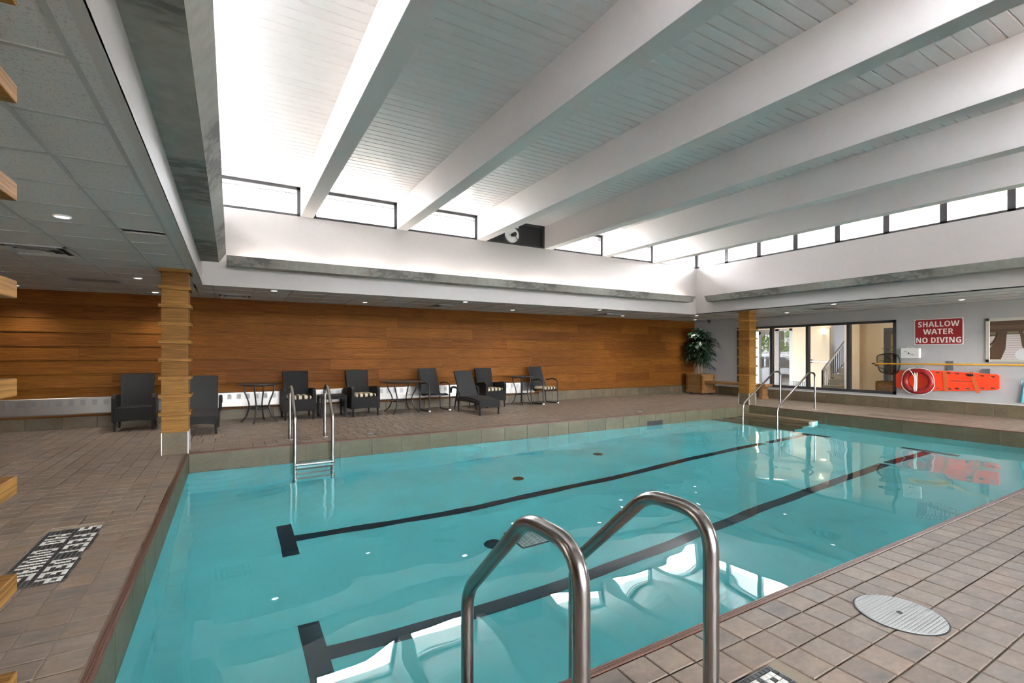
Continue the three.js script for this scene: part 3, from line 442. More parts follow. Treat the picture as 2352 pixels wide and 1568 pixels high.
function mosaic(cx, cz, turn, label, onBeige = false) {
  const inkMat = onBeige ? matMosB : matMosW, field = onBeige ? [matMosT, matMosT, matMosT] : matMosD;
  const t = thing('floor_mosaic', label, 'mosaic', [cx, 0, cz], turn), W = 42, H = 13, s = 0.0262;
  const grid = Array.from({ length: H }, () => Array(W).fill(0));
  ['5 FEET DEEP', 'NO DIVING'].forEach((line, r) => { const w = [...line].reduce((a, c) => a + GLYPH[c][0].length + 1, -1); let x = Math.floor((W - w) / 2); for (const c of line) { GLYPH[c].forEach((row, j) => [...row].forEach((b, i) => { if (b === '#') grid[1 + r * 6 + j][x + i] = 1; })); x += GLYPH[c][0].length + 1; } });
  mesh('mosaic_bed', bx(-W * s / 2 - 0.003, W * s / 2 + 0.003, -0.0075, -0.004, -H * s / 2 - 0.003, H * s / 2 + 0.003), M.tee, t);
  const g = boxUV(tileGeo(s - 0.0035, s - 0.0035, 0.006, 0.001)); let dark = 0; const rest = [];
  for (let j = 0; j < H; j++) for (let i = 0; i < W; i++) { const x = (i - W / 2 + 0.5) * s, z = (j - H / 2 + 0.5) * s; if (grid[j][i]) { const o = mesh('letter_tile', g, inkMat, t, true); o.position.set(x, -0.0004, z); } else if (dark++ < 295) { const o = mesh('field_tile', g, field[Math.floor(rnd() * 3)], t, true); o.position.set(x, -0.0006, z); } else rest.push(g.clone().translate(x, -0.0006, z)); }
  if (rest.length) mesh('field_tiles', mergeGeometries(rest), field[0], t, true).userData.kind = 'stuff';
}
mosaic(-0.520, 3.435, -Math.PI / 2, 'dark floor mosaic lettered in white, beside the oak column ledge ends');
mosaic(1.925, 6.679, 0, 'dark floor mosaic lettered in white, beside the round access cover');
mosaic(12.60, 3.0, Math.PI / 2, 'beige floor mosaic with dark letters, below the orange spine board', true);
for (const [x, z, l] of [[2.51, -0.42, 'small dark depth marker tile between ladder and armchairs'], [8.60, -0.37, 'small dark depth marker tile above the skimmer opening']]) { const t = thing('depth_marker', l, 'marker', [x, 0, z]); mesh('marker_tile', rbx(-0.085, 0.085, -0.006, 0.003, -0.085, 0.085, 0.002, 1), matMosD[0], t); mesh('marker_ring', new THREE.TorusGeometry(0.042, 0.007, 6, 28).rotateX(Math.PI / 2).scale(1, 0.3, 1).translate(0, 0.0035, 0), matMosW, t); mesh('marker_figure', bx(-0.025, 0.025, 0.003, 0.0045, -0.008, 0.008), matMosW, t); }
{
  const t = thing('access_cover', 'round pale grey ribbed access cover set in the deck beside the grab rails', 'cover', [3.448, 0, 6.602]);
  mesh('dark_rim', cyl(0.196, 0.196, 0.004, 0, -0.002, 0, 56), M.black, t);
  const lid = mesh('cover_lid', cyl(0.19, 0.188, 0.006, 0, -0.001, 0, 56), std(C(0.36, 0.37, 0.365), 0.6), t);
  const rb = []; for (let i = -11; i <= 11; i++) { const z = i * 0.0158, h = Math.sqrt(0.185 * 0.185 - z * z); rb.push(bx(-h, h, 0.005, 0.0068, z - 0.0048, z + 0.0048)); }
  mesh('cover_ribs', rb, std(C(0.40, 0.41, 0.405), 0.6), lid);
  mesh('finger_hole', cyl(0.013, 0.013, 0.004, 0, 0.0045, 0, 16), M.black, t);
}

// ------------------------------------------------------------------ ladders and handrails
function ladder(x, z, dir, label, steps) {
  const t = thing('pool_ladder', label, 'ladder', [x, 0, z], dir > 0 ? 0 : Math.PI);
  for (const s of [-1, 1]) {
    const X = s * 0.255;
    const r = mesh('grab_rail', pipe([V(X, 0, 0), V(X, 0.83, 0), V(X, 0.825, 0.265), V(X, 0.425, 0.695), V(X, -1.15, 0.695)], [0.125, 0.07, 0.075], 0.0242, 120, 18), M.steel, t);
    mesh('flange', [cyl(0.052, 0.046, 0.012, X, 0, 0, 28)], M.steelDull, r);
    mesh('rubber_bumper', [cyl(0.027, 0.027, 0.03, X, -1.17, 0.695, 16)], M.rubber, r);
  }
  for (const y of steps) { const g = [rbx(-0.255, 0.255, y - 0.022, y, 0.665, 0.745, 0.006, 1)]; const st = mesh('tread', g, M.steelDull, t); const k = []; for (let i = 0; i < 20; i++) k.push(bx(-0.228 + i * 0.024, -0.218 + i * 0.024, y, y + 0.003, 0.67, 0.74)); mesh('tread_ribs', k, M.steelDull, st); }
}
ladder(1.53, -0.445, 1, 'stainless steel pool ladder with grab rails in front of the wicker armchairs', [-0.235, -0.48, -0.73, -0.98]);
ladder(1.526, 6.755, -1, 'stainless steel grab rails of the ladder beside the access cover', [-0.36, -0.61, -0.86]);
for (const [z, l] of [[0.55, 'stainless steel handrail over the entry steps, beside the oak column'], [1.39, 'stainless steel handrail over the entry steps, away from the oak column']]) {
  const t = thing('handrail', l, 'handrail', [12.56, 0, z]);
  mesh('rail_tube', pipe([V(0, 0, 0), V(0, 0.87, 0), V(-0.24, 0.89, 0), V(-1.53, 0.12, 0), V(-1.53, -1.0, 0)], [0.11, 0.10, 0.12], 0.0215, 120, 14), M.steel, t);
  mesh('flange', cyl(0.05, 0.045, 0.012, 0, 0, 0, 24), M.steelDull, t);
}

// ------------------------------------------------------------------ furniture on the far deck
const STRIPE = (() => { const c = document.createElement('canvas'); c.width = 256; c.height = 16; const x = c.getContext('2d'); x.fillStyle = '#b3a88c'; x.fillRect(0, 0, 256, 16); x.fillStyle = '#1c1714'; for (let i = 0; i < 4; i++) x.fillRect(30 + i * 60, 0, 27, 16); const t = new THREE.CanvasTexture(c); t.colorSpace = THREE.SRGBColorSpace; return std(C(1, 1, 1), 0.85, { map: t }); })();
function cushion(x, y, z, turn, label, w = 0.45, d = 0.46) {
  const g = new RoundedBoxGeometry(w, 0.085, d, 5, 0.04), p = g.attributes.position, uv = g.attributes.uv;
  for (let i = 0; i < p.count; i++) { const a = p.getX(i) / (w / 2), b = p.getZ(i) / (d / 2); p.setY(i, p.getY(i) * (1.15 - 0.3 * (a * a + b * b) * 0.5)); uv.setXY(i, p.getX(i) / w + 0.5, p.getZ(i)); }
  g.computeVertexNormals();
  const t = thing('seat_cushion', label, 'cushion', [x, y, z], turn, 'striped seat cushions');
  mesh('cushion_pad', g.translate(0, 0.043, 0), STRIPE, t, true);
}
function slab(w0, w1, h, th, bow, arch, mat) {                       // a woven backrest: curved across, arched along its top
  const n = 10, m = 6, pos = [], idx = [], uv = [];
  for (const s of [1, -1]) for (let j = 0; j <= m; j++) for (let i = 0; i <= n; i++) { const a = i / n * 2 - 1, f = j / m, w = w0 + (w1 - w0) * f; pos.push(a * w / 2, f * (h + arch * (1 - a * a)), s * th / 2 - bow * (1 - a * a)); uv.push(a * w / 2, f * h); }
  const N = (n + 1) * (m + 1), q = (a, b, c, d) => idx.push(a, b, c, a, c, d), at = (s, i, j) => s * N + j * (n + 1) + i;
  for (let j = 0; j < m; j++) for (let i = 0; i < n; i++) { q(at(0, i, j), at(0, i + 1, j), at(0, i + 1, j + 1), at(0, i, j + 1)); q(at(1, i + 1, j), at(1, i, j), at(1, i, j + 1), at(1, i + 1, j + 1)); }
  for (let i = 0; i < n; i++) { q(at(0, i, m), at(0, i + 1, m), at(1, i + 1, m), at(1, i, m)); q(at(0, i + 1, 0), at(0, i, 0), at(1, i, 0), at(1, i + 1, 0)); }
  for (let j = 0; j < m; j++) { q(at(0, n, j), at(1, n, j), at(1, n, j + 1), at(0, n, j + 1)); q(at(1, 0, j), at(0, 0, j), at(0, 0, j + 1), at(1, 0, j + 1)); }
  let g = new THREE.BufferGeometry(); g.setAttribute('position', new THREE.Float32BufferAttribute(pos, 3)); g.setAttribute('uv', new THREE.Float32BufferAttribute(uv, 2)); g.setIndex(idx); g = g.toNonIndexed(); g.computeVertexNormals(); return g;
}
function sideShape(pts, th) { const s = new THREE.Shape(); s.moveTo(...pts[0]); for (const p of pts.slice(1)) p.length === 2 ? s.lineTo(...p) : s.quadraticCurveTo(...p); const g = new THREE.ExtrudeGeometry(s, { depth: th, bevelEnabled: true, bevelThickness: 0.008, bevelSize: 0.008, bevelSegments: 2, curveSegments: 8 }); return flat(g.rotateY(-Math.PI / 2)); }   // (a, y) -> z = a, x across
function armchair(x, z, turn, label, m = M.wicker) {                  // origin at the middle of the front legs
  const t = thing('wicker_armchair', label, 'chair', [x, 0, z], turn);
  const W = 0.27;
  const apron = new THREE.Shape(); apron.moveTo(-W, 0.40); apron.lineTo(W, 0.40); apron.lineTo(W, 0.165); apron.quadraticCurveTo(0, 0.205, -W, 0.165);
  mesh('front_apron', flat(new THREE.ExtrudeGeometry(apron, { depth: 0.03, bevelEnabled: true, bevelSize: 0.006, bevelThickness: 0.006, bevelSegments: 1 }).translate(0, 0, -0.025)), m, t);
  mesh('seat', rbx(-0.255, 0.255, 0.34, 0.40, -0.60, -0.02, 0.02), m, t);
  const back = slab(0.47, 0.50, 0.60, 0.045, 0.035, 0.015).rotateX(-0.22).translate(0, 0.37, -0.50); mesh('backrest', boxUV(back), m, t);
  for (const s of [-1, 1]) { const g = sideShape([[-0.60, 0.17], [-0.005, 0.165], [-0.002, 0.56], [-0.02, 0.625, -0.09, 0.625], [-0.36, 0.60, -0.60, 0.585]], 0.045); g.translate(s * (W + 0.005) + 0.0225, 0, 0); mesh('arm', boxUV(g), m, t); }
  for (const sx of [-1, 1]) for (const zz of [-0.02, -0.57]) mesh('leg', new THREE.CylinderGeometry(0.024, 0.017, 0.2, 8).translate(sx * 0.262, 0.1, zz), m, t);
  return t;
}
function chaise(x, z, turn, label, L = 0.98) {                          // origin at the middle of the front legs
  const t = thing('wicker_lounger', label, 'lounger', [x, 0, z], turn), m = M.wickerGrey, W = 0.255;
  const apron = new THREE.Shape(); apron.moveTo(-W, 0.295); apron.lineTo(W, 0.295); apron.lineTo(W, 0.16); apron.quadraticCurveTo(0, 0.215, -W, 0.16);
  mesh('front_apron', flat(new THREE.ExtrudeGeometry(apron, { depth: 0.026, bevelEnabled: true, bevelSize: 0.005, bevelThickness: 0.005, bevelSegments: 1 }).translate(0, 0, -0.026)), m, t);
  const seat = sideShape([[-L - 0.05, 0.33], [-L * 0.5, 0.40, 0.0, 0.30], [0, 0.245], [-L * 0.5, 0.345, -L - 0.05, 0.275]], 2 * W - 0.02); mesh('seat', boxUV(seat.translate(W - 0.01, 0, 0)), m, t);
  mesh('backrest', boxUV(slab(0.47, 0.46, 0.70, 0.04, 0.02, 0.02).rotateX(-0.50).translate(0, 0.30, -L + 0.10)), m, t);
  mesh('side_rail', [sideShape([[-L - 0.05, 0.30], [-L * 0.5, 0.36, 0, 0.285], [0, 0.225], [-L * 0.5, 0.30, -L - 0.05, 0.24]], 0.03).translate(W + 0.005, 0, 0), sideShape([[-L - 0.05, 0.30], [-L * 0.5, 0.36, 0, 0.285], [0, 0.225], [-L * 0.5, 0.30, -L - 0.05, 0.24]], 0.03).translate(-W + 0.025, 0, 0)], m, t);
  for (const s of [-1, 1]) { const X = s * 0.272; mesh('arm', [tube([V(X, 0.30, -L + 0.02), V(X, 0.43, -L + 0.05), V(X, 0.53, -L + 0.02), V(X, 0.55, -L - 0.10), V(X, 0.53, -L - 0.26), V(X, 0.42, -L - 0.30)], 0.026, 26, 8)], m, t); }
  for (const [sx, zz, h] of [[-1, -0.02, 0.28], [1, -0.02, 0.28], [-1, -L + 0.02, 0.32], [1, -L + 0.02, 0.32]]) mesh('leg', new THREE.CylinderGeometry(0.024, 0.018, h, 8).translate(sx * (W - 0.015), h / 2, zz), m, t);
  mesh('rear_prop', [bar(V(-0.2, 0.02, -L - 0.26), V(-0.2, 0.6, -L - 0.08), 0.022), bar(V(0.2, 0.02, -L - 0.26), V(0.2, 0.6, -L - 0.08), 0.022)], M.iron, t);
  return t;
}
function slingChair(x, z, turn, label) {                                // sled frame, sling seat and back; origin at the middle of the front feet
  const t = thing('sling_chair', label, 'chair', [x, 0, z], turn);
  for (const s of [-1, 1]) {
    const X = s * 0.265;
    const fr = mesh('side_frame', pipe([V(X, 0.62, -0.46), V(X, 0.66, -0.22), V(X, 0.62, -0.02), V(X, 0.02, 0), V(X, 0.014, -0.46), V(X, 0.40, -0.50)], [0.08, 0.08, 0.05, 0.05], 0.0165, 90, 10), M.iron, t);
    mesh('white_foot', bx(X - 0.02, X + 0.02, 0, 0.03, -0.03, 0.02), M.white, fr);
    mesh('back_upright', [tube([V(s * 0.235, 0.36, -0.02), V(s * 0.235, 0.385, -0.14), V(s * 0.235, 0.36, -0.42), V(s * 0.235, 0.52, -0.50), V(s * 0.225, 0.98, -0.66)], 0.015, 40, 8)], M.iron, t);
  }
  mesh('cross_bar', [bar(V(-0.265, 0.36, -0.04), V(0.265, 0.36, -0.04), 0.022), bar(V(-0.265, 0.40, -0.47), V(0.265, 0.40, -0.47), 0.022)], M.iron, t);
  mesh('sling_seat', boxUV(rbx(-0.23, 0.23, 0.368, 0.382, -0.44, -0.02, 0.006)), M.sling, t);
  mesh('sling_back', boxUV(slab(0.46, 0.44, 0.64, 0.014, 0.025, 0.0).rotateX(-0.32).translate(0, 0.375, -0.435)), M.sling, t);
  return t;
}
function roundTable(x, z, r, h, legs, label, turn = 0) {
  const t = thing('round_table', label, 'table', [x, 0, z], turn);
  mesh('table_top', new THREE.LatheGeometry([[0, h - 0.02], [r * 0.97, h - 0.022], [r, h - 0.014], [r, h - 0.004], [r - 0.006, h], [0, h]].map(([a, b]) => new THREE.Vector2(a, b)), 48), M.tableTop, t);
  mesh('rim_apron', new THREE.TorusGeometry(r * 0.72, 0.011, 8, 40).rotateX(Math.PI / 2).translate(0, h - 0.032, 0), M.iron, t);
  for (let k = 0; k < legs; k++) { const a = (k + 0.5) / legs * 2 * Math.PI, c = Math.cos(a), s = Math.sin(a), P = (q, y) => V(c * q, y, s * q); mesh('leg', tube([P(r * 0.72, h - 0.03), P(r * 0.70, h * 0.80), P(r * 0.50, h * 0.52), P(r * 0.48, h * 0.38), P(r * 0.62, h * 0.16), P(r * 0.86, 0.013)], 0.0145, 40, 8), M.iron, t); }
  mesh('shelf_ring', new THREE.TorusGeometry(r * 0.46, 0.012, 8, 36).rotateX(Math.PI / 2).translate(0, h * 0.37, 0), M.iron, t);
  return t;
}
armchair(-0.965, -2.77, 0.04, 'dark wicker armchair without cushion, beside the oak column by the steel heater');
chaise(0.03, -1.64, -0.02, 'dark grey wicker lounger partly behind the oak column', 0.92);
roundTable(0.96, -2.84, 0.375, 0.755, 4, 'dark round metal table between the oak column and the ladder', 0.45);
armchair(1.685, -2.82, 0.02, 'black wicker armchair with striped cushion, behind the ladder');
cushion(1.685, 0.40, -3.06, 0.02, 'black and cream striped cushion on the chair behind the ladder');
{ const t = thing('side_table', 'low square dark side table between two wicker armchairs', 'table', [2.34, 0, -3.07], 0); mesh('table_top', rbx(-0.265, 0.265, 0.43, 0.46, -0.25, 0.25, 0.01), M.wicker, t); mesh('apron', [bx(-0.25, 0.25, 0.38, 0.43, 0.215, 0.235), bx(-0.25, 0.25, 0.38, 0.43, -0.235, -0.215)], M.wicker, t); for (const a of [-1, 1]) for (const b of [-1, 1]) mesh('leg', rbx(a * 0.235 - 0.024, a * 0.235 + 0.024, 0, 0.43, b * 0.22 - 0.024, b * 0.22 + 0.024, 0.006), M.wickerGrey, t); }
armchair(2.98, -2.74, 0.10, 'black wicker armchair with striped cushion, between side table and large table');
cushion(2.96, 0.40, -2.98, 0.10, 'black and cream striped cushion beside the large round table');
roundTable(3.84, -3.0, 0.50, 0.72, 4, 'large dark round metal table with curved legs', 0.05);
slingChair(4.68, -2.80, 0.12, 'black sling armchair without cushion, beside the large round table');
chaise(5.36, -1.60, 0.09, 'dark grey wicker lounger stretched out between two chairs', 0.98);
armchair(6.18, -2.83, 0.10, 'black wicker armchair with striped cushion, behind the stretched lounger');
cushion(6.16, 0.40, -3.07, 0.10, 'black and cream striped cushion on the chair behind the lounger');
roundTable(7.10, -3.12, 0.315, 0.75, 4, 'small dark round metal table beside the last chair', 0.3);
slingChair(7.82, -2.82, 0.16, 'black sling armchair with striped cushion, last in the row');
cushion(7.80, 0.376, -3.04, 0.16, 'black and cream striped cushion on the last sling chair');

// ------------------------------------------------------------------ planter, palm and bench in the corner
{
  const t = thing('wooden_planter', 'square brown wooden planter box in the corner', 'planter', [14.10, 0, -3.10]), A = 0.325, H = 0.665;
  mesh('box', [bx(-A + 0.02, A - 0.02, 0.06, H - 0.03, -A + 0.02, A - 0.02)], PLANTER, t);
  for (const a of [-1, 1]) for (const b of [-1, 1]) mesh('corner_post', rbx(a * (A - 0.035) - 0.035, a * (A - 0.035) + 0.035, 0.04, H, b * (A - 0.035) - 0.035, b * (A - 0.035) + 0.035, 0.005), OAK[1], t);
  mesh('rail', [[0.04, 0.14], [H - 0.05, H]].flatMap(([p, q]) => [bx(-A, A, p, q, A - 0.03, A + 0.004), bx(-A, A, p, q, -A - 0.004, -A + 0.03), bx(A - 0.03, A + 0.004, p, q, -A, A), bx(-A - 0.004, -A + 0.03, p, q, -A, A)]), PLANTER, t);
  for (const a of [-1, 1]) for (const b of [-1, 1]) mesh('foot', bx(a * 0.22 - 0.03, a * 0.22 + 0.03, 0, 0.05, b * 0.22 - 0.03, b * 0.22 + 0.03), M.black, t);
  mesh('soil', bx(-A + 0.05, A - 0.05, H - 0.06, H - 0.02, -A + 0.05, A - 0.05), M.soil, t);
}
{
  const t = thing('bamboo_palm', 'tall bushy bamboo palm with pale canes in the wooden planter', 'plant', [14.10, 0.645, -3.10]);
  const tops = [];
  for (let i = 0; i < 7; i++) { const a = i * 0.9, r = 0.05 + 0.05 * rnd(), lean = rr(0.03, 0.12), h = rr(1.0, 1.42), c = Math.cos(a), s = Math.sin(a); const P = (f) => V(c * (r + lean * f), f * h, s * (r + lean * f)); mesh('cane', tube([P(0), P(0.33), P(0.66), P(1)], 0.011, 12, 7), M.cane, t); tops.push([P, h]); }
  const leaf = (m, dir, len, w, base) => { const up = V(0, 1, 0), side = V().crossVectors(dir, up).normalize().multiplyScalar(w), droop = V(0, -len * 0.35, 0), a = base, b = base.clone().addScaledVector(dir, len * 0.45), e = base.clone().addScaledVector(dir, len).add(droop); m.push(a.x, a.y, a.z, b.x + side.x, b.y + side.y, b.z + side.z, b.x - side.x, b.y - side.y, b.z - side.z, b.x + side.x, b.y + side.y, b.z + side.z, e.x, e.y, e.z, b.x - side.x, b.y - side.y, b.z - side.z); };
  const P0 = [[], []], clampX = 14.46 - 14.10, clampZ = -(3.10 - 3.60);
  for (let f = 0; f < 330; f++) {
    const [P, h] = tops[f % 7], y = 0.22 + 0.78 * Math.sqrt(rnd()), base = P(y), a = rnd() * 6.283, el = rr(0.0, 0.9) + (y > 0.9 ? 0.4 : 0), L = rr(0.22, 0.52), dir = V(Math.cos(a) * Math.cos(el), Math.sin(el), Math.sin(a) * Math.cos(el));
    for (let q = 0; q < 11; q++) { const g = 0.2 + q / 11 * 0.85, b = base.clone().addScaledVector(dir, L * g).add(V(0, -L * 0.45 * g * g, 0)); if (b.x > clampX - 0.05 || b.z < -0.42) continue; const sd = q % 2 ? 1 : -1, d = V(dir.x - sd * dir.z * 0.9, dir.y - 0.3 - 0.5 * g, dir.z + sd * dir.x * 0.9).normalize(), len = rr(0.12, 0.23); if (b.x + d.x * len > clampX || b.z + d.z * len < -0.5) continue; leaf(P0[f % 2], d, len, rr(0.012, 0.020), b); }
  }
  P0.forEach((p, i) => { const g = new THREE.BufferGeometry(); g.setAttribute('position', new THREE.Float32BufferAttribute(p, 3)); g.computeVertexNormals(); const m = M.leaf[i].clone(); m.side = THREE.DoubleSide; mesh('foliage', g, m, t).userData.kind = 'stuff'; });
}
{
  const t = thing('wooden_bench', 'low wooden bench running from the planter behind the oak column', 'bench', [14.06, 0, -1.72]);
  mesh('seat_board', boxUV(rbx(-0.17, 0.17, 0.365, 0.445, -1.04, 1.04, 0.008), 0, 0, true), PLANTER, t);
  for (const z of [0.87]) { mesh('leg', rbx(-0.13, 0.13, 0.06, 0.365, z - 0.05, z + 0.05, 0.006), PLANTER, t); mesh('foot', rbx(-0.16, 0.16, 0, 0.07, z - 0.06, z + 0.06, 0.006), PLANTER, t); }
}

// ------------------------------------------------------------------ lobby window and what hangs on that wall
{
  const w = sgroup('window_' + (++wn), 'wide black framed interior window into the lobby', 'window'), f = 0.06, x0 = XR - 0.03, x1 = XR + 0.09;
  mesh('window_frame', [bx(x0, x1, WY0, WY0 + f + 0.01, WZ0, WZ1), bx(x0, x1, WY1 - f, WY1, WZ0, WZ1), bx(x0, x1, WY0, WY1, WZ0, WZ0 + f), bx(x0, x1, WY0, WY1, WZ1 - f, WZ1)], M.frame, w);
  const ms = [-0.875, 0.17, 1.215], es = [WZ0 + f, ...ms.flatMap((m) => [m - 0.035, m + 0.035]), WZ1 - f];
  for (const m of ms) mesh('mullion', bx(x0, x1, WY0 + f, WY1 - f, m - 0.035, m + 0.035), M.frame, w);
  for (let i = 0; i < 8; i += 2) mesh('pane', bx(XR + 0.03, XR + 0.036, WY0 + f + 0.01, WY1 - f, es[i], es[i + 1]), M.glass, w);
}
function canvasMat(w, h, draw, rough = 0.5) { const c = document.createElement('canvas'); c.width = w; c.height = h; draw(c.getContext('2d'), w, h); const t = new THREE.CanvasTexture(c); t.colorSpace = THREE.SRGBColorSpace; t.anisotropy = 8; return std(C(1, 1, 1), rough, { map: t }); }
function printOnWall(name, m, zc, yc, w, h, x, parent) { const g = new THREE.PlaneGeometry(w, h).rotateY(-Math.PI / 2).translate(x, yc, zc); return mesh(name, g, m, parent, true); }
{
  const t = thing('warning_sign', 'red sign with white capital letters about shallow water', 'sign'), zc = 3.076, yc = 1.838, w = 0.885, h = 0.595;
  mesh('sign_board', rbx(XR - 0.014, XR - 0.001, yc - h / 2, yc + h / 2, zc - w / 2, zc + w / 2, 0.006), M.white, t);
  printOnWall('sign_print', canvasMat(1024, 688, (c, W, H) => { c.fillStyle = '#d9d2cc'; c.fillRect(0, 0, W, H); c.fillStyle = '#8e1016'; c.beginPath(); const r = 34, q = 14; c.moveTo(q + r, q); c.arcTo(W - q, q, W - q, H - q, r); c.arcTo(W - q, H - q, q, H - q, r); c.arcTo(q, H - q, q, q, r); c.arcTo(q, q, W - q, q, r); c.fill(); c.fillStyle = '#e4dcd6'; c.textAlign = 'center'; c.textBaseline = 'middle'; const line = (s, y, max) => { c.font = 'bold 200px sans-serif'; const m = c.measureText(s).width; c.save(); c.translate(W / 2, y); c.scale(max / m, 1); c.fillText(s, 0, 0); c.restore(); }; line('SHALLOW', 140, 880); line('WATER', 340, 640); line('NO DIVING', 570, 980); }), zc, yc, w - 0.004, h - 0.004, XR - 0.0146, t);
}
{
  const t = thing('first_aid_box', 'white first aid box with a small cross on the wall', 'box'), zc = 2.571, yc = 1.343, w = 0.37, h = 0.235;
  mesh('case', rbx(XR - 0.085, XR - 0.002, yc - h / 2, yc + h / 2, zc - w / 2, zc + w / 2, 0.014, 3), M.white, t);
  mesh('handle', tube([V(XR - 0.045, yc + h / 2 - 0.004, zc - 0.07), V(XR - 0.045, yc + h / 2 + 0.025, zc - 0.055), V(XR - 0.045, yc + h / 2 + 0.025, zc + 0.055), V(XR - 0.045, yc + h / 2 - 0.004, zc + 0.07)], 0.006, 20, 6), M.white, t);
  printOnWall('case_print', canvasMat(512, 320, (c, W, H) => { c.fillStyle = '#cfcdc8'; c.fillRect(0, 0, W, H); c.fillStyle = '#2f3432'; c.fillRect(205, 128, 28, 70); c.fillRect(184, 149, 70, 28); c.font = 'bold 30px sans-serif'; c.textAlign = 'center'; c.fillText('FIRST', 120, 92); c.fillText('AID KIT', 120, 126); c.fillText('PREMIERS', 330, 210); c.fillText('SOINS', 330, 244); }), zc, yc, w - 0.04, h - 0.03, XR - 0.0855, t);
}
{
  const t = thing('framed_picture', 'wide framed brown picture with pale striped shapes', 'picture'), z0 = 3.885, z1 = 5.35, y0 = 1.146, y1 = 2.085, f = 0.065;
  mesh('picture_frame', [rbx(XR - 0.03, XR - 0.001, y0, y0 + f, z0, z1, 0.006), rbx(XR - 0.03, XR - 0.001, y1 - f, y1, z0, z1, 0.006), rbx(XR - 0.03, XR - 0.001, y0, y1, z0, z0 + f, 0.006), rbx(XR - 0.03, XR - 0.001, y0, y1, z1 - f, z1, 0.006)], std(C(0.52, 0.51, 0.44), 0.35, { metalness: 0.5 }), t);
  printOnWall('print', canvasMat(1024, 640, (c, W, H) => { c.fillStyle = '#4d3826'; c.fillRect(0, 0, W, H); c.fillStyle = '#5e4936'; c.fillRect(0, 70, W, 60); const stripe = (p) => { c.save(); c.beginPath(); p.forEach(([x, y], i) => i ? c.lineTo(x, y) : c.moveTo(x, y)); c.clip(); c.fillStyle = '#b9b0ad'; c.fillRect(0, 0, W, H); c.fillStyle = '#8d817b'; for (let y = 250; y < H; y += 38) c.fillRect(0, y, W, 9); c.restore(); }; stripe([[200, 225], [350, 225], [372, 420], [470, 640], [130, 640], [185, 470]]); stripe([[395, 225], [620, 225], [690, 640], [520, 640], [420, 440]]); stripe([[0, 250], [72, 245], [60, 330], [0, 450]]); c.fillStyle = '#6e6a4c'; c.fillRect(0, 185, 70, 38); c.fillRect(205, 180, 130, 34); c.fillRect(380, 180, 240, 34); c.strokeStyle = '#3a2b1d'; c.lineWidth = 26; c.beginPath(); c.moveTo(90, 190); c.quadraticCurveTo(70, 330, 0, 400); c.stroke(); c.fillStyle = '#bdbdbf'; c.beginPath(); c.ellipse(420, 560, 125, 105, 0, 0, 7); c.fill(); }, 0.35), (z0 + z1) / 2, (y0 + y1) / 2, z1 - z0 - 2 * f, y1 - y0 - 2 * f, XR - 0.012, t);
}
{
  const t = thing('rescue_pole', 'long yellow rescue pole held in wall brackets', 'pole');
  mesh('pole_shaft', tube([V(XR - 0.09, 1.085, 1.86), V(XR - 0.09, 1.095, 3.6), V(XR - 0.09, 1.112, 5.6)], 0.0185, 8, 12), M.yellow, t);
  mesh('pole_tip', [tube([V(XR - 0.09, 1.085, 1.79), V(XR - 0.09, 1.0855, 1.87)], 0.021, 2, 12)], M.brown, t);
  mesh('spring_clip', bx(XR - 0.11, XR - 0.07, 1.02, 1.07, 1.86, 1.90), M.brown, t);
  for (const [y0, y1, z] of [[0.96, 1.17, 3.281], [0.90, 1.01, 3.885], [1.0, 1.16, 5.2]]) { const b = mesh('wall_bracket', bx(XR - 0.02, XR - 0.001, y0, y1, z - 0.065, z + 0.065), M.frameGrey, t); mesh('hook', bx(XR - 0.11, XR - 0.02, y0 + 0.07, y0 + 0.085, z - 0.02, z + 0.02), M.frameGrey, b); }
}
{
  const t = thing('skimmer_net', 'black leaf net behind the yellow pole', 'net'), x = XR - 0.075;
  const L = [[1.90, 1.27], [1.99, 1.31], [2.10, 1.335], [2.24, 1.34], [2.33, 1.28], [2.37, 1.16], [2.37, 1.05], [2.33, 0.90], [2.24, 0.83], [2.08, 0.85], [1.97, 0.89], [1.925, 0.98], [1.90, 1.12]];
  mesh('net_rim', tube(L.map(([z, y]) => V(x, y, z)), 0.014, 60, 8, true), M.black, t);
  const s = new THREE.Shape(L.map(([z, y]) => new THREE.Vector2(z, y)));
  mesh('net_mesh', flat(new THREE.ExtrudeGeometry(s, { depth: 0.004, bevelEnabled: false }).rotateY(-Math.PI / 2)).translate(x, 0, 0), new THREE.MeshStandardMaterial({ color: C(0.01, 0.01, 0.01), roughness: 0.9, transparent: true, opacity: 0.27 }), t);
  mesh('net_yoke', [bar(V(x, 1.085, 2.36), V(x, 1.09, 2.48), 0.035, 0.02)], M.black, t);
}
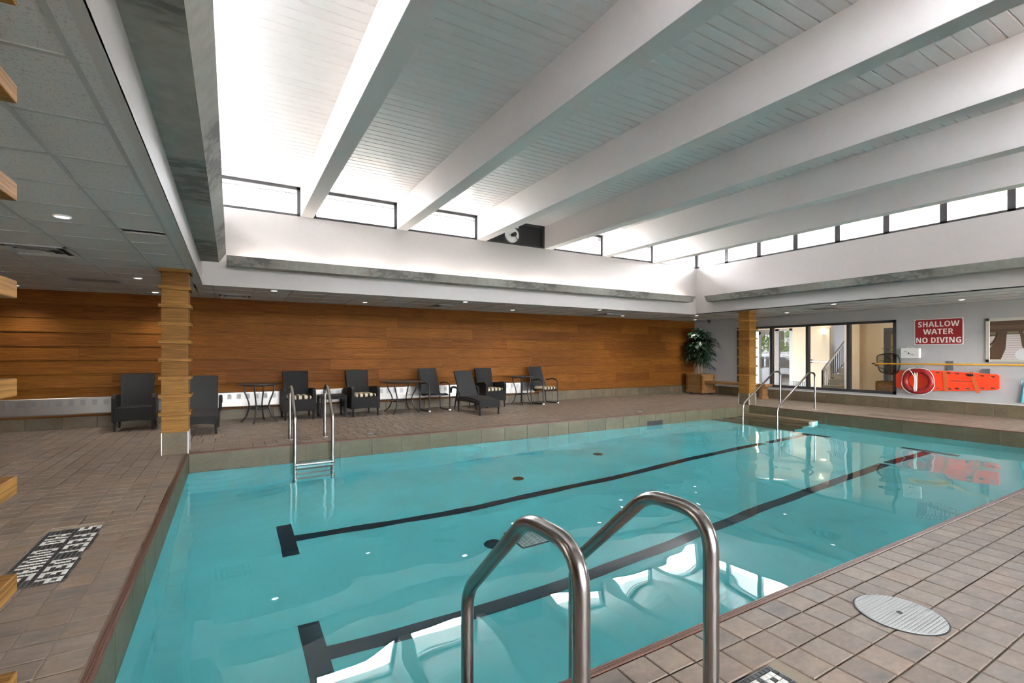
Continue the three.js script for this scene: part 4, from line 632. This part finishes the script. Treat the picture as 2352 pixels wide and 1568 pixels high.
{
  const t = thing('spine_board', 'bright orange plastic spine board hung flat on the wall', 'board'), s = new THREE.Shape(), y = 0.72;
  const out = [[2.285, y - 0.19], [2.33, y - 0.215], [3.0, y - 0.225], [3.45, y - 0.205], [4.06, y - 0.15], [4.10, y - 0.12], [4.10, y + 0.145], [4.06, y + 0.17], [3.45, y + 0.20], [3.0, y + 0.22], [2.33, y + 0.205], [2.285, y + 0.18]];
  out.forEach(([a, b], i) => (i ? s.lineTo(a, b) : s.moveTo(a, b)));
  const slot = (z, yy, w, h) => { const p = new THREE.Path(), r = h / 2; p.absarc(z - w / 2 + r, yy, r, Math.PI / 2, Math.PI * 1.5, false); p.absarc(z + w / 2 - r, yy, r, -Math.PI / 2, Math.PI / 2, false); p.closePath(); s.holes.push(p); };
  for (const z of [2.94, 3.07, 3.28, 3.42, 3.60, 3.83, 4.0]) { const e = z < 3.3 ? 0.178 : 0.178 - (z - 3.3) * 0.085; slot(z, y + e, 0.095, 0.042); slot(z, y - e, 0.095, 0.042); }
  slot(2.325, y + 0.12, 0.035, 0.09); slot(3.50, y + 0.0, 0.44, 0.026);
  mesh('board_shell', flat(new THREE.ExtrudeGeometry(s, { depth: 0.035, bevelEnabled: true, bevelSize: 0.008, bevelThickness: 0.008, bevelSegments: 2, curveSegments: 6 }).rotateY(-Math.PI / 2)).translate(XR - 0.012, 0, 0), M.orange, t);
  for (const [z, w, tilt] of [[2.42, 0.055, 0.0], [3.21, 0.07, 0.03], [3.66, 0.06, 0.12]]) mesh('strap', [bar(V(XR - 0.062, y - 0.235, z + tilt), V(XR - 0.062, y + 0.215, z), 0.006, w)], M.strap, t);
  mesh('buckle', [bx(XR - 0.072, XR - 0.056, y + 0.12, y + 0.17, 3.60, 3.70)], M.black, t);
}
{
  const zc = 2.745, yc = 0.690, x = XR - 0.13, t = thing('life_ring', 'dark red life ring with white rope, hung over the orange board', 'life ring', [x, yc, zc]);
  const g = new THREE.TorusGeometry(0.245, 0.062, 18, 60).rotateY(Math.PI / 2).scale(0.9, 1, 1);
  mesh('ring_body', g, M.red, t);
  const pts = []; for (let i = 0; i < 48; i++) { const a = i / 48 * 2 * Math.PI, q = 0.305 + 0.022 * Math.abs(Math.sin(2 * a)); pts.push(V(-0.02 - 0.015 * Math.sin(4 * a), q * Math.sin(a), q * Math.cos(a))); }
  mesh('grab_rope', tube(pts, 0.0075, 120, 6, true), M.rope, t);
  for (let k = 0; k < 4; k++) { const a = Math.PI / 4 + k * Math.PI / 2; mesh('rope_clip', new THREE.TorusGeometry(0.07, 0.009, 6, 20).rotateX(0).applyMatrix4(new THREE.Matrix4().makeRotationX(-a)).translate(0, 0.245 * Math.sin(a), 0.245 * Math.cos(a)), M.red, t); }
  const c = []; for (let i = 0; i < 16; i++) { const up = i % 2; c.push(V(-0.078 + 0.012 * Math.sin(i * 2.1), (up ? 0.185 : -0.22) + 0.03 * Math.sin(i * 1.7), -0.01 + 0.022 * Math.sin(i * 0.9) + (up ? 0 : 0.055 * Math.sin(i * 3.1)))); }
  mesh('rope_coil', tube(c, 0.0055, 260, 5), M.rope, t);
  mesh('rope_knot', tube([V(-0.07, 0.29, -0.16), V(-0.085, 0.22, -0.10), V(-0.085, 0.12, -0.05), V(-0.08, 0.0, -0.02)], 0.007, 24, 6), M.rope, t);
  mesh('hanger', bx(0.02, 0.128, 0.27, 0.33, -0.06, 0.06), M.frameGrey, t);
}
{
  const t = thing('hung_towel', 'teal cloth hanging from a ring on the wall', 'cloth', [XR - 0.05, 0, 4.52]);
  mesh('towel_ring', new THREE.TorusGeometry(0.09, 0.008, 8, 30).rotateY(Math.PI / 2).translate(0, 0.74, 0), M.cloth, t);
  const g = new THREE.PlaneGeometry(0.26, 0.40, 16, 8), p = g.attributes.position; for (let i = 0; i < p.count; i++) { const f = 0.5 - p.getY(i) / 0.4; p.setXYZ(i, p.getX(i) * (0.55 + 0.45 * f), p.getY(i), 0.02 * Math.sin(p.getX(i) * 60) * (0.4 + f)); } g.computeVertexNormals(); const m = M.cloth.clone(); m.side = THREE.DoubleSide;
  mesh('cloth_fall', g.rotateY(-Math.PI / 2).translate(0, 0.53, 0), m, t);
}

// ------------------------------------------------------------------ lobby behind the window
{
  const LX = 19.0, z0 = -5.2, z1 = 4.4, H = 2.75, x0 = XR + 0.16;
  struct('floor_lobby', bx(x0, LX + 1.15, -0.3, 0, z0 - 0.15, z1 + 0.15), std(C(0.42, 0.38, 0.32), 0.35, { map: faceTex }), 'stone floor of the lobby behind the window', 'floor');
  struct('ceiling_lobby', bx(x0, LX + 0.15, H, H + 0.15, z0 - 0.15, z1 + 0.15), M.paint, 'white ceiling of the lobby behind the window', 'ceiling');
  struct('wall_lobby_left', bx(x0, LX + 0.15, 0, H, z0 - 0.15, z0), M.white, 'white side wall of the lobby beside the glass door', 'wall');
  struct('wall_lobby_right', bx(x0, LX + 0.15, 0, H, z1, z1 + 0.15), M.beige, 'beige side wall of the lobby', 'wall');
  struct('wall_lobby_back', [bx(LX, LX + 0.15, 0, H, -2.82, -1.45), bx(LX, LX + 0.15, 2.30, H, z0, -2.82), bx(LX, LX + 0.15, 0, H, -3.62, -3.50)], M.beige, 'beige back wall of the lobby with push bar door', 'wall');
  struct('wall_stairwell', bx(LX + 1.0, LX + 1.15, 0, 4.0, -1.45, z1), M.blueGrey, 'blue grey wall behind the lobby stairs', 'wall');
  struct('wall_stairwell_return', [bx(LX + 0.15, LX + 1.15, 0, 4.0, -1.60, -1.45), bx(LX + 0.15, LX + 1.15, H, H + 0.2, -1.45, z1)], M.blueGrey, 'blue grey return wall beside the lobby stairs', 'wall');
  struct('wall_lobby_partition', [bx(17.0, 17.12, 0, H, 0.03, 0.98), bx(17.0, 17.12, 2.08, H, 0.98, 2.1), bx(17.0, 17.12, 0, H, 2.1, z1)], M.cream, 'cream partition wall between stairs and dark door', 'wall');
  struct('trim_2', bx(16.95, 17.14, 0, H, -0.045, 0.03), M.white, 'white jamb at the edge of the stairs opening', 'trim');
  struct('lobby_pillar', bx(16.80, 17.0, 0, H, 0.135, 0.44), M.cream, 'cream pillar beside the stairs in the lobby', 'pillar');
  const d = thing('glass_door', 'grey framed glass entrance door standing at the end of the lobby', 'door', [LX, 0, 0], 0, null, 'structure'); d.name = 'door_1';
  mesh('door_frame', [bx(0, 0.10, 0, 2.30, -4.98, -4.93), bx(0, 0.10, 0, 2.30, -3.67, -3.62), bx(0, 0.10, 2.22, 2.30, -4.98, -3.62)], M.frameGrey, d);
  mesh('door_stile', [bx(0.02, 0.07, 0, 2.22, -4.20, -4.11), bx(0.02, 0.07, 0, 0.12, -4.20, -3.67), bx(0.02, 0.07, 2.10, 2.22, -4.20, -3.67), bx(0.02, 0.07, 0, 2.22, -3.75, -3.67)], M.frameGrey, d);
  mesh('door_glass', [bx(0.04, 0.046, 0.12, 2.10, -4.11, -3.75)], M.tinted, d);
  mesh('door_handle', [bx(-0.05, 0.02, 0.75, 1.2, -4.09, -4.03), bar(V(-0.03, 1.15, -4.06), V(-0.03, 1.15, -3.70), 0.03), bar(V(-0.03, 0.80, -4.06), V(-0.03, 0.80, -3.70), 0.03)], M.frame, d);
  const sl = thing('glass_sidelight', 'tall grey framed glass beside the entrance door', 'window', [LX, 0, 0], 0, null, 'structure'); sl.name = 'window_' + (++wn);
  mesh('sidelight_frame', [bx(0, 0.10, 0.0, 2.30, -3.50, -3.35), bx(0, 0.10, 0, 2.30, -2.94, -2.82), bx(0, 0.10, 0, 0.10, -3.5, -2.82), bx(0, 0.10, 2.22, 2.30, -3.5, -2.82)], M.frameGrey, sl);
  mesh('sidelight_pane', bx(0.04, 0.046, 0.10, 2.22, -3.35, -2.94), M.tinted, sl);
  mesh('far_side_panel', bx(0, 0.08, 0, 2.30, z0, -4.98), M.white, sl);
  const pd = thing('push_bar_door', 'beige lobby door with a horizontal push bar', 'door', [LX, 0, 0], 0, null, 'structure'); pd.name = 'door_2';
  mesh('door_leaf', bx(-0.03, 0, 0, 2.25, -2.13, -1.48), M.beige, pd);
  mesh('push_bar', [bar(V(-0.09, 1.06, -2.10), V(-0.09, 1.04, -1.5), 0.03)], M.steelDull, pd);
  mesh('bar_end', [bx(-0.10, -0.03, 1.0, 1.13, -2.13, -2.08)], M.darkDoor, pd);
  const hb = thing('lobby_heater', 'dark baseboard heater along the beige lobby wall', 'heater', [LX - 0.09, 0, 0]);
  mesh('heater_case', bx(0, 0.08, 0.06, 0.29, -2.80, -2.16), M.darkDoor, hb); const fn = []; for (let i = 0; i < 9; i++) fn.push(bx(-0.01, 0, 0.10, 0.27, -2.78 + i * 0.068, -2.75 + i * 0.068)); mesh('heater_fins', fn, M.frameGrey, hb);
  const sc = thing('wall_sconce', 'small glowing frosted wall sconce above the lobby stairs', 'light', [LX - 0.10, 2.15, -1.66]);
  mesh('sconce_shade', new THREE.SphereGeometry(0.11, 20, 14).scale(0.8, 1.15, 0.9), std(C(0.9, 0.85, 0.78), 0.5, { emissive: C(1, 0.83, 0.68), emissiveIntensity: 0.16 }), sc); mesh('sconce_base', cyl(0.05, 0.04, 0.05, 0.02, -0.17, 0, 16), M.steelDull, sc);
  const pl = new THREE.PointLight(C(1, 0.82, 0.66), 0.05); pl.position.set(0, 0, 0); pl.shadow.radius = 4; sc.add(pl);
  const st = thing('staircase', 'grey stone staircase with metal railing climbing behind the lobby', 'stairs', [0, 0, 0]);
  for (let i = 0; i < 10; i++) mesh('step', [rbx(16.42 + i * 0.29, 16.72 + i * 0.29, 0, 0.172 * (i + 1) - 0.03, -0.52, i < 3 ? -0.05 : 1.0, 0.004, 1), rbx(16.39 + i * 0.29, 16.72 + i * 0.29, 0.172 * (i + 1) - 0.03, 0.172 * (i + 1), -0.54, i < 3 ? -0.05 : 1.0, 0.006, 1)], M.stairStone, st);
  const rl = thing('stair_railing', 'grey metal stair railing with thin upright bars', 'railing', [0, 0, 0]);
  const ry = (x) => 0.80 + (x - 16.75) * 0.70;
  mesh('top_rail', [bar(V(16.72, ry(16.72), -0.57), V(19.0, ry(19.0), -0.57), 0.06, 0.05)], M.steelDull, rl);
  mesh('lower_rail', [bar(V(16.80, ry(16.80) - 0.68, -0.57), V(19.0, ry(19.0) - 0.68, -0.57), 0.03, 0.02)], M.iron, rl);
  for (let x = 16.82; x < 18.95; x += 0.115) mesh('baluster', bx(x - 0.009, x + 0.009, ry(x) - 0.69, ry(x), -0.579, -0.561), M.iron, rl);
  mesh('newel_post', bx(16.70, 16.74, 0, 0.80, -0.59, -0.55), M.iron, rl);
  const dd = thing('dark_door', 'dark grey door with narrow wood toned glass panel', 'door', [17.0, 0, 0], 0, null, 'structure'); dd.name = 'door_3';
  mesh('door_leaf', bx(0.0, 0.05, 0, 2.08, 0.98, 2.1), M.darkDoor, dd); mesh('door_inset', bx(-0.012, 0.0, 0.1, 1.90, 1.16, 1.9), std(C(0.42, 0.30, 0.14), 0.6, { map: woodTex }), dd); mesh('door_lever', [bx(-0.08, -0.01, 1.03, 1.06, 1.02, 1.14)], M.steelDull, dd);
  const pb = thing('lobby_planter', 'pale wooden planter box in the lobby', 'planter', [16.55, 0, 1.30]);
  mesh('box', [rbx(-0.22, 0.22, 0.0, 0.55, -0.25, 0.25, 0.006)], OAK[0], pb); mesh('box_panel', bx(-0.225, -0.21, 0.05, 0.47, -0.19, 0.19), PLANTER, pb); mesh('soil', bx(-0.2, 0.2, 0.55, 0.56, -0.23, 0.23), M.soil, pb);
  const pp = thing('lobby_plant', 'leafy green plant standing in the lobby planter', 'plant', [16.55, 0.56, 1.30]); const lm = M.leaf[1].clone(); lm.side = THREE.DoubleSide;
  for (let i = 0; i < 16; i++) { const a = i * 2.4, h = 0.25 + 0.045 * i, L = rr(0.18, 0.28), g = new THREE.SphereGeometry(0.11, 10, 6).scale(L / 0.11 * 0.55, 0.08, 0.6).translate(L * 0.5, 0, 0).rotateZ(0.35 - 0.5 * rnd()).rotateY(a).translate(0, h, 0); mesh('leaf', g, lm, pp); }
  mesh('stem', cyl(0.014, 0.008, 0.95, 0, 0, 0, 8), M.cane, pp);
  for (const [x, z, pow, where] of [[15.6, -0.2, 1.2, 'just inside the window'], [15.6, 1.6, 1.8, 'in front of the dark door'], [17.6, -2.6, 0.5, 'near the glass door']]) { const t = thing('lobby_lamp', 'square glowing lobby ceiling lamp ' + where, 'light', [x, H, z], 0, 'lobby ceiling lamps'); mesh('lamp_frame', bx(-0.32, 0.32, -0.03, 0, -0.32, 0.32), M.white, t); mesh('lamp_glow', bx(-0.29, 0.29, -0.036, -0.03, -0.29, 0.29), std(C(0.9, 0.9, 0.85), 0.5, { emissive: C(1, 0.86, 0.68), emissiveIntensity: 0.4 }), t); const l = new THREE.RectAreaLight(C(1, 0.85, 0.66), LOBBY_RADIANCE * pow, 0.56, 0.56); l.position.set(0, -0.05, 0); l.rotation.set(-Math.PI / 2, 0, 0); t.add(l); }
}

// ------------------------------------------------------------------ outdoors
tag(mesh('ground', [bx(-150, XL, -0.55, -0.32, -150, 110), bx(XR, 150, -0.55, -0.32, -150, 110), bx(XL, XR, -0.55, -0.32, -150, ZF), bx(XL, XR, -0.55, -0.32, ZN, 110)], M.asphalt), 'grey paved ground outside the building', 'ground', null, 'structure');
{ // silver car parked beyond the glass door
  const t = thing('parked_car', 'silver car with alloy wheels parked outside the glass door', 'car', [21.0, -0.32, -4.28]);
  const s = new THREE.Shape(); s.moveTo(-3.55, 0.30); s.lineTo(-3.6, 0.75); s.quadraticCurveTo(-3.5, 0.95, -2.9, 1.0); s.lineTo(-2.55, 1.02); s.quadraticCurveTo(-2.0, 1.55, -1.6, 1.60); s.lineTo(0.0, 1.58); s.quadraticCurveTo(0.5, 1.5, 0.72, 1.05); s.lineTo(0.86, 0.95); s.lineTo(0.9, 0.35); s.lineTo(0.42, 0.30);
  s.absarc(0, 0.38, 0.43, -0.15, Math.PI + 0.15, false); s.lineTo(-2.27, 0.30); s.absarc(-2.7, 0.38, 0.43, -0.15, Math.PI + 0.15, false); s.closePath();
  mesh('car_body', flat(new THREE.ExtrudeGeometry(s, { depth: 1.7, bevelEnabled: true, bevelSize: 0.04, bevelThickness: 0.05, bevelSegments: 3, curveSegments: 10 }).rotateY(-Math.PI / 2)).translate(1.75, 0, 0), M.carPaint, t);
  const w = new THREE.Shape([[-2.35, 1.05], [-1.75, 1.5], [-0.95, 1.53], [-0.95, 1.05]].map(([a, b]) => new THREE.Vector2(a, b))), w2 = new THREE.Shape([[-0.85, 1.05], [-0.85, 1.53], [0.0, 1.50], [0.45, 1.05]].map(([a, b]) => new THREE.Vector2(a, b)));
  for (const q of [w, w2]) mesh('side_window', flat(new THREE.ExtrudeGeometry(q, { depth: 0.01, bevelEnabled: false }).rotateY(-Math.PI / 2)), std(C(0.04, 0.05, 0.055), 0.1), t);
  for (const z of [0, -2.7]) { const wh = mesh('wheel', new THREE.TorusGeometry(0.29, 0.085, 12, 36).rotateY(Math.PI / 2).translate(0.10, 0.38, z), M.rubber, t); const sp = [new THREE.TorusGeometry(0.215, 0.02, 8, 36).rotateY(Math.PI / 2).translate(0.05, 0.38, z), cyl(0.06, 0.06, 0.04, 0, -0.02, 0, 16).rotateZ(Math.PI / 2).translate(0.05, 0.38, z)]; for (let k = 0; k < 6; k++) sp.push(bx(-0.012, 0.012, 0.04, 0.215, -0.032, 0.032).rotateX(k * Math.PI / 3).translate(0.05, 0.38, z)); mesh('alloy_rim', sp, M.steelDull, wh); }
}
function tree(x, y, z, r, h, label) {
  const t = thing('tree', label, 'tree', [x, y, z], 0, 'trees outdoors'); mesh('trunk', cyl(0.22, 0.12, h, 0, 0, 0, 10), std(C(0.12, 0.09, 0.06), 0.9), t);
  const p = []; for (let i = 0; i < 2600; i++) { const u = rnd() * 2 - 1, a = rnd() * 6.283, q = r * Math.cbrt(0.25 + 0.75 * rnd()), s = Math.sqrt(1 - u * u), c = V(q * s * Math.cos(a), h + q * 0.8 * u, q * s * Math.sin(a)); const e1 = V(rr(-1, 1), rr(-1, 1), rr(-1, 1)).normalize().multiplyScalar(0.14), e2 = V(rr(-1, 1), rr(-1, 1), rr(-1, 1)).normalize().multiplyScalar(0.09); const A = c.clone().add(e1), B = c.clone().add(e2), D = c.clone().sub(e1), E = c.clone().sub(e2); for (const v of [A, B, D, A, D, E]) p.push(v.x, v.y, v.z); }
  const g = new THREE.BufferGeometry(); g.setAttribute('position', new THREE.Float32BufferAttribute(p, 3)); g.computeVertexNormals(); mesh('crown', g, phys({ color: C(0.16, 0.26, 0.07), roughness: 0.6, side: THREE.DoubleSide, transmission: 0.3, thickness: 0 }), t).userData.kind = 'stuff';
}
tree(28, -0.32, -8.6, 2.6, 3.2, 'green leafy tree seen through the glass entrance door');
tree(25, -0.32, 3.0, 2.4, 6.6, 'green leafy tree seen through the lobby side clerestory');
{ const t = thing('yard_fence', 'grey board fence behind the parked car', 'fence', [24.2, -0.32, -6.5]); for (let i = 0; i < 20; i++) mesh('fence_board', bx(0, 0.03, 0, 1.75, -3 + i * 0.30, -2.72 + i * 0.30), M.slab, t); mesh('fence_rail', [bx(0.03, 0.08, 0.3, 0.4, -3, 3), bx(0.03, 0.08, 1.4, 1.5, -3, 3)], M.slab, t); }
{ // far apartment tower behind the far clerestory
  const t = thing('apartment_tower', 'distant white apartment tower beyond the timber wall clerestory', 'building', [-8, -0.32, -92]);
  mesh('wall', bx(-42, 42, 0, 36, -8, 0), M.facade, t); mesh('roof_slab', bx(-43, 43, 35.4, 36.4, -9, 1.6), M.facade, t);
  for (let f = 0; f < 4; f++) for (let i = 0; i < 9; i++) { const x = -36 + i * 9, y = 34.2 - f * 2.9, w = mesh('window', bx(x, x + 3.6, y - 1.3, y, -0.1, 0.06), M.facade, t); mesh('pane', [bx(x + 0.15, x + 1.75, y - 1.15, y - 0.12, 0.02, 0.1), bx(x + 1.9, x + 3.45, y - 1.15, y - 0.12, 0.02, 0.1)], M.facadeWin, w); mesh('divider', bx(x + 5.4, x + 5.75, y - 2.2, y + 0.6, 0, 1.4), std(C(0.25, 0.38, 0.5), 0.6), t); }
}
{ // grey block on the other side, shading the ledge side clerestory
  const t = thing('neighbour_block', 'plain beige neighbouring block shading the concrete ledge side', 'building', [-15, -0.32, 3]);
  mesh('wall', bx(-8, 0, 0, 13, -16, 16), M.facadeBeige, t); for (let i = 0; i < 6; i++) mesh('window', bx(-0.02, 0.05, 8, 9.4, -13 + i * 4.6, -10.6 + i * 4.6), M.facadeWin, t);
}
{ // pale neighbouring building beyond the lobby side clerestory
  const t = thing('neighbour_building', 'pale building with large grey framed windows beyond the lobby side', 'building', [33, -0.32, -6]);
  mesh('wall', bx(0, 8, 0, 13, -14, 8.0), M.facade, t);
  for (let f = 0; f < 3; f++) for (let i = 0; i < 5; i++) { const z = -13 + i * 4.2, y = 6.6 + f * 2.2, w = mesh('window', bx(-0.08, 0, y, y + 1.6, z, z + 3.2), M.frameGrey, t); mesh('pane', [bx(-0.12, -0.08, y + 0.12, y + 1.48, z + 0.12, z + 1.52), bx(-0.12, -0.08, y + 0.12, y + 1.48, z + 1.68, z + 3.08)], M.facadeBeige, w); }
  mesh('round_column', cyl(0.6, 0.6, 13, -0.7, 0, -4.5, 24), M.facade, t);
}

// ------------------------------------------------------------------ shadows on, hand over
scene.traverse((o) => { if (o.isMesh) { o.castShadow = true; o.receiveShadow = true; } if (o.isLight && !o.isRectAreaLight) o.castShadow = true; });
renderer.render(scene, camera);
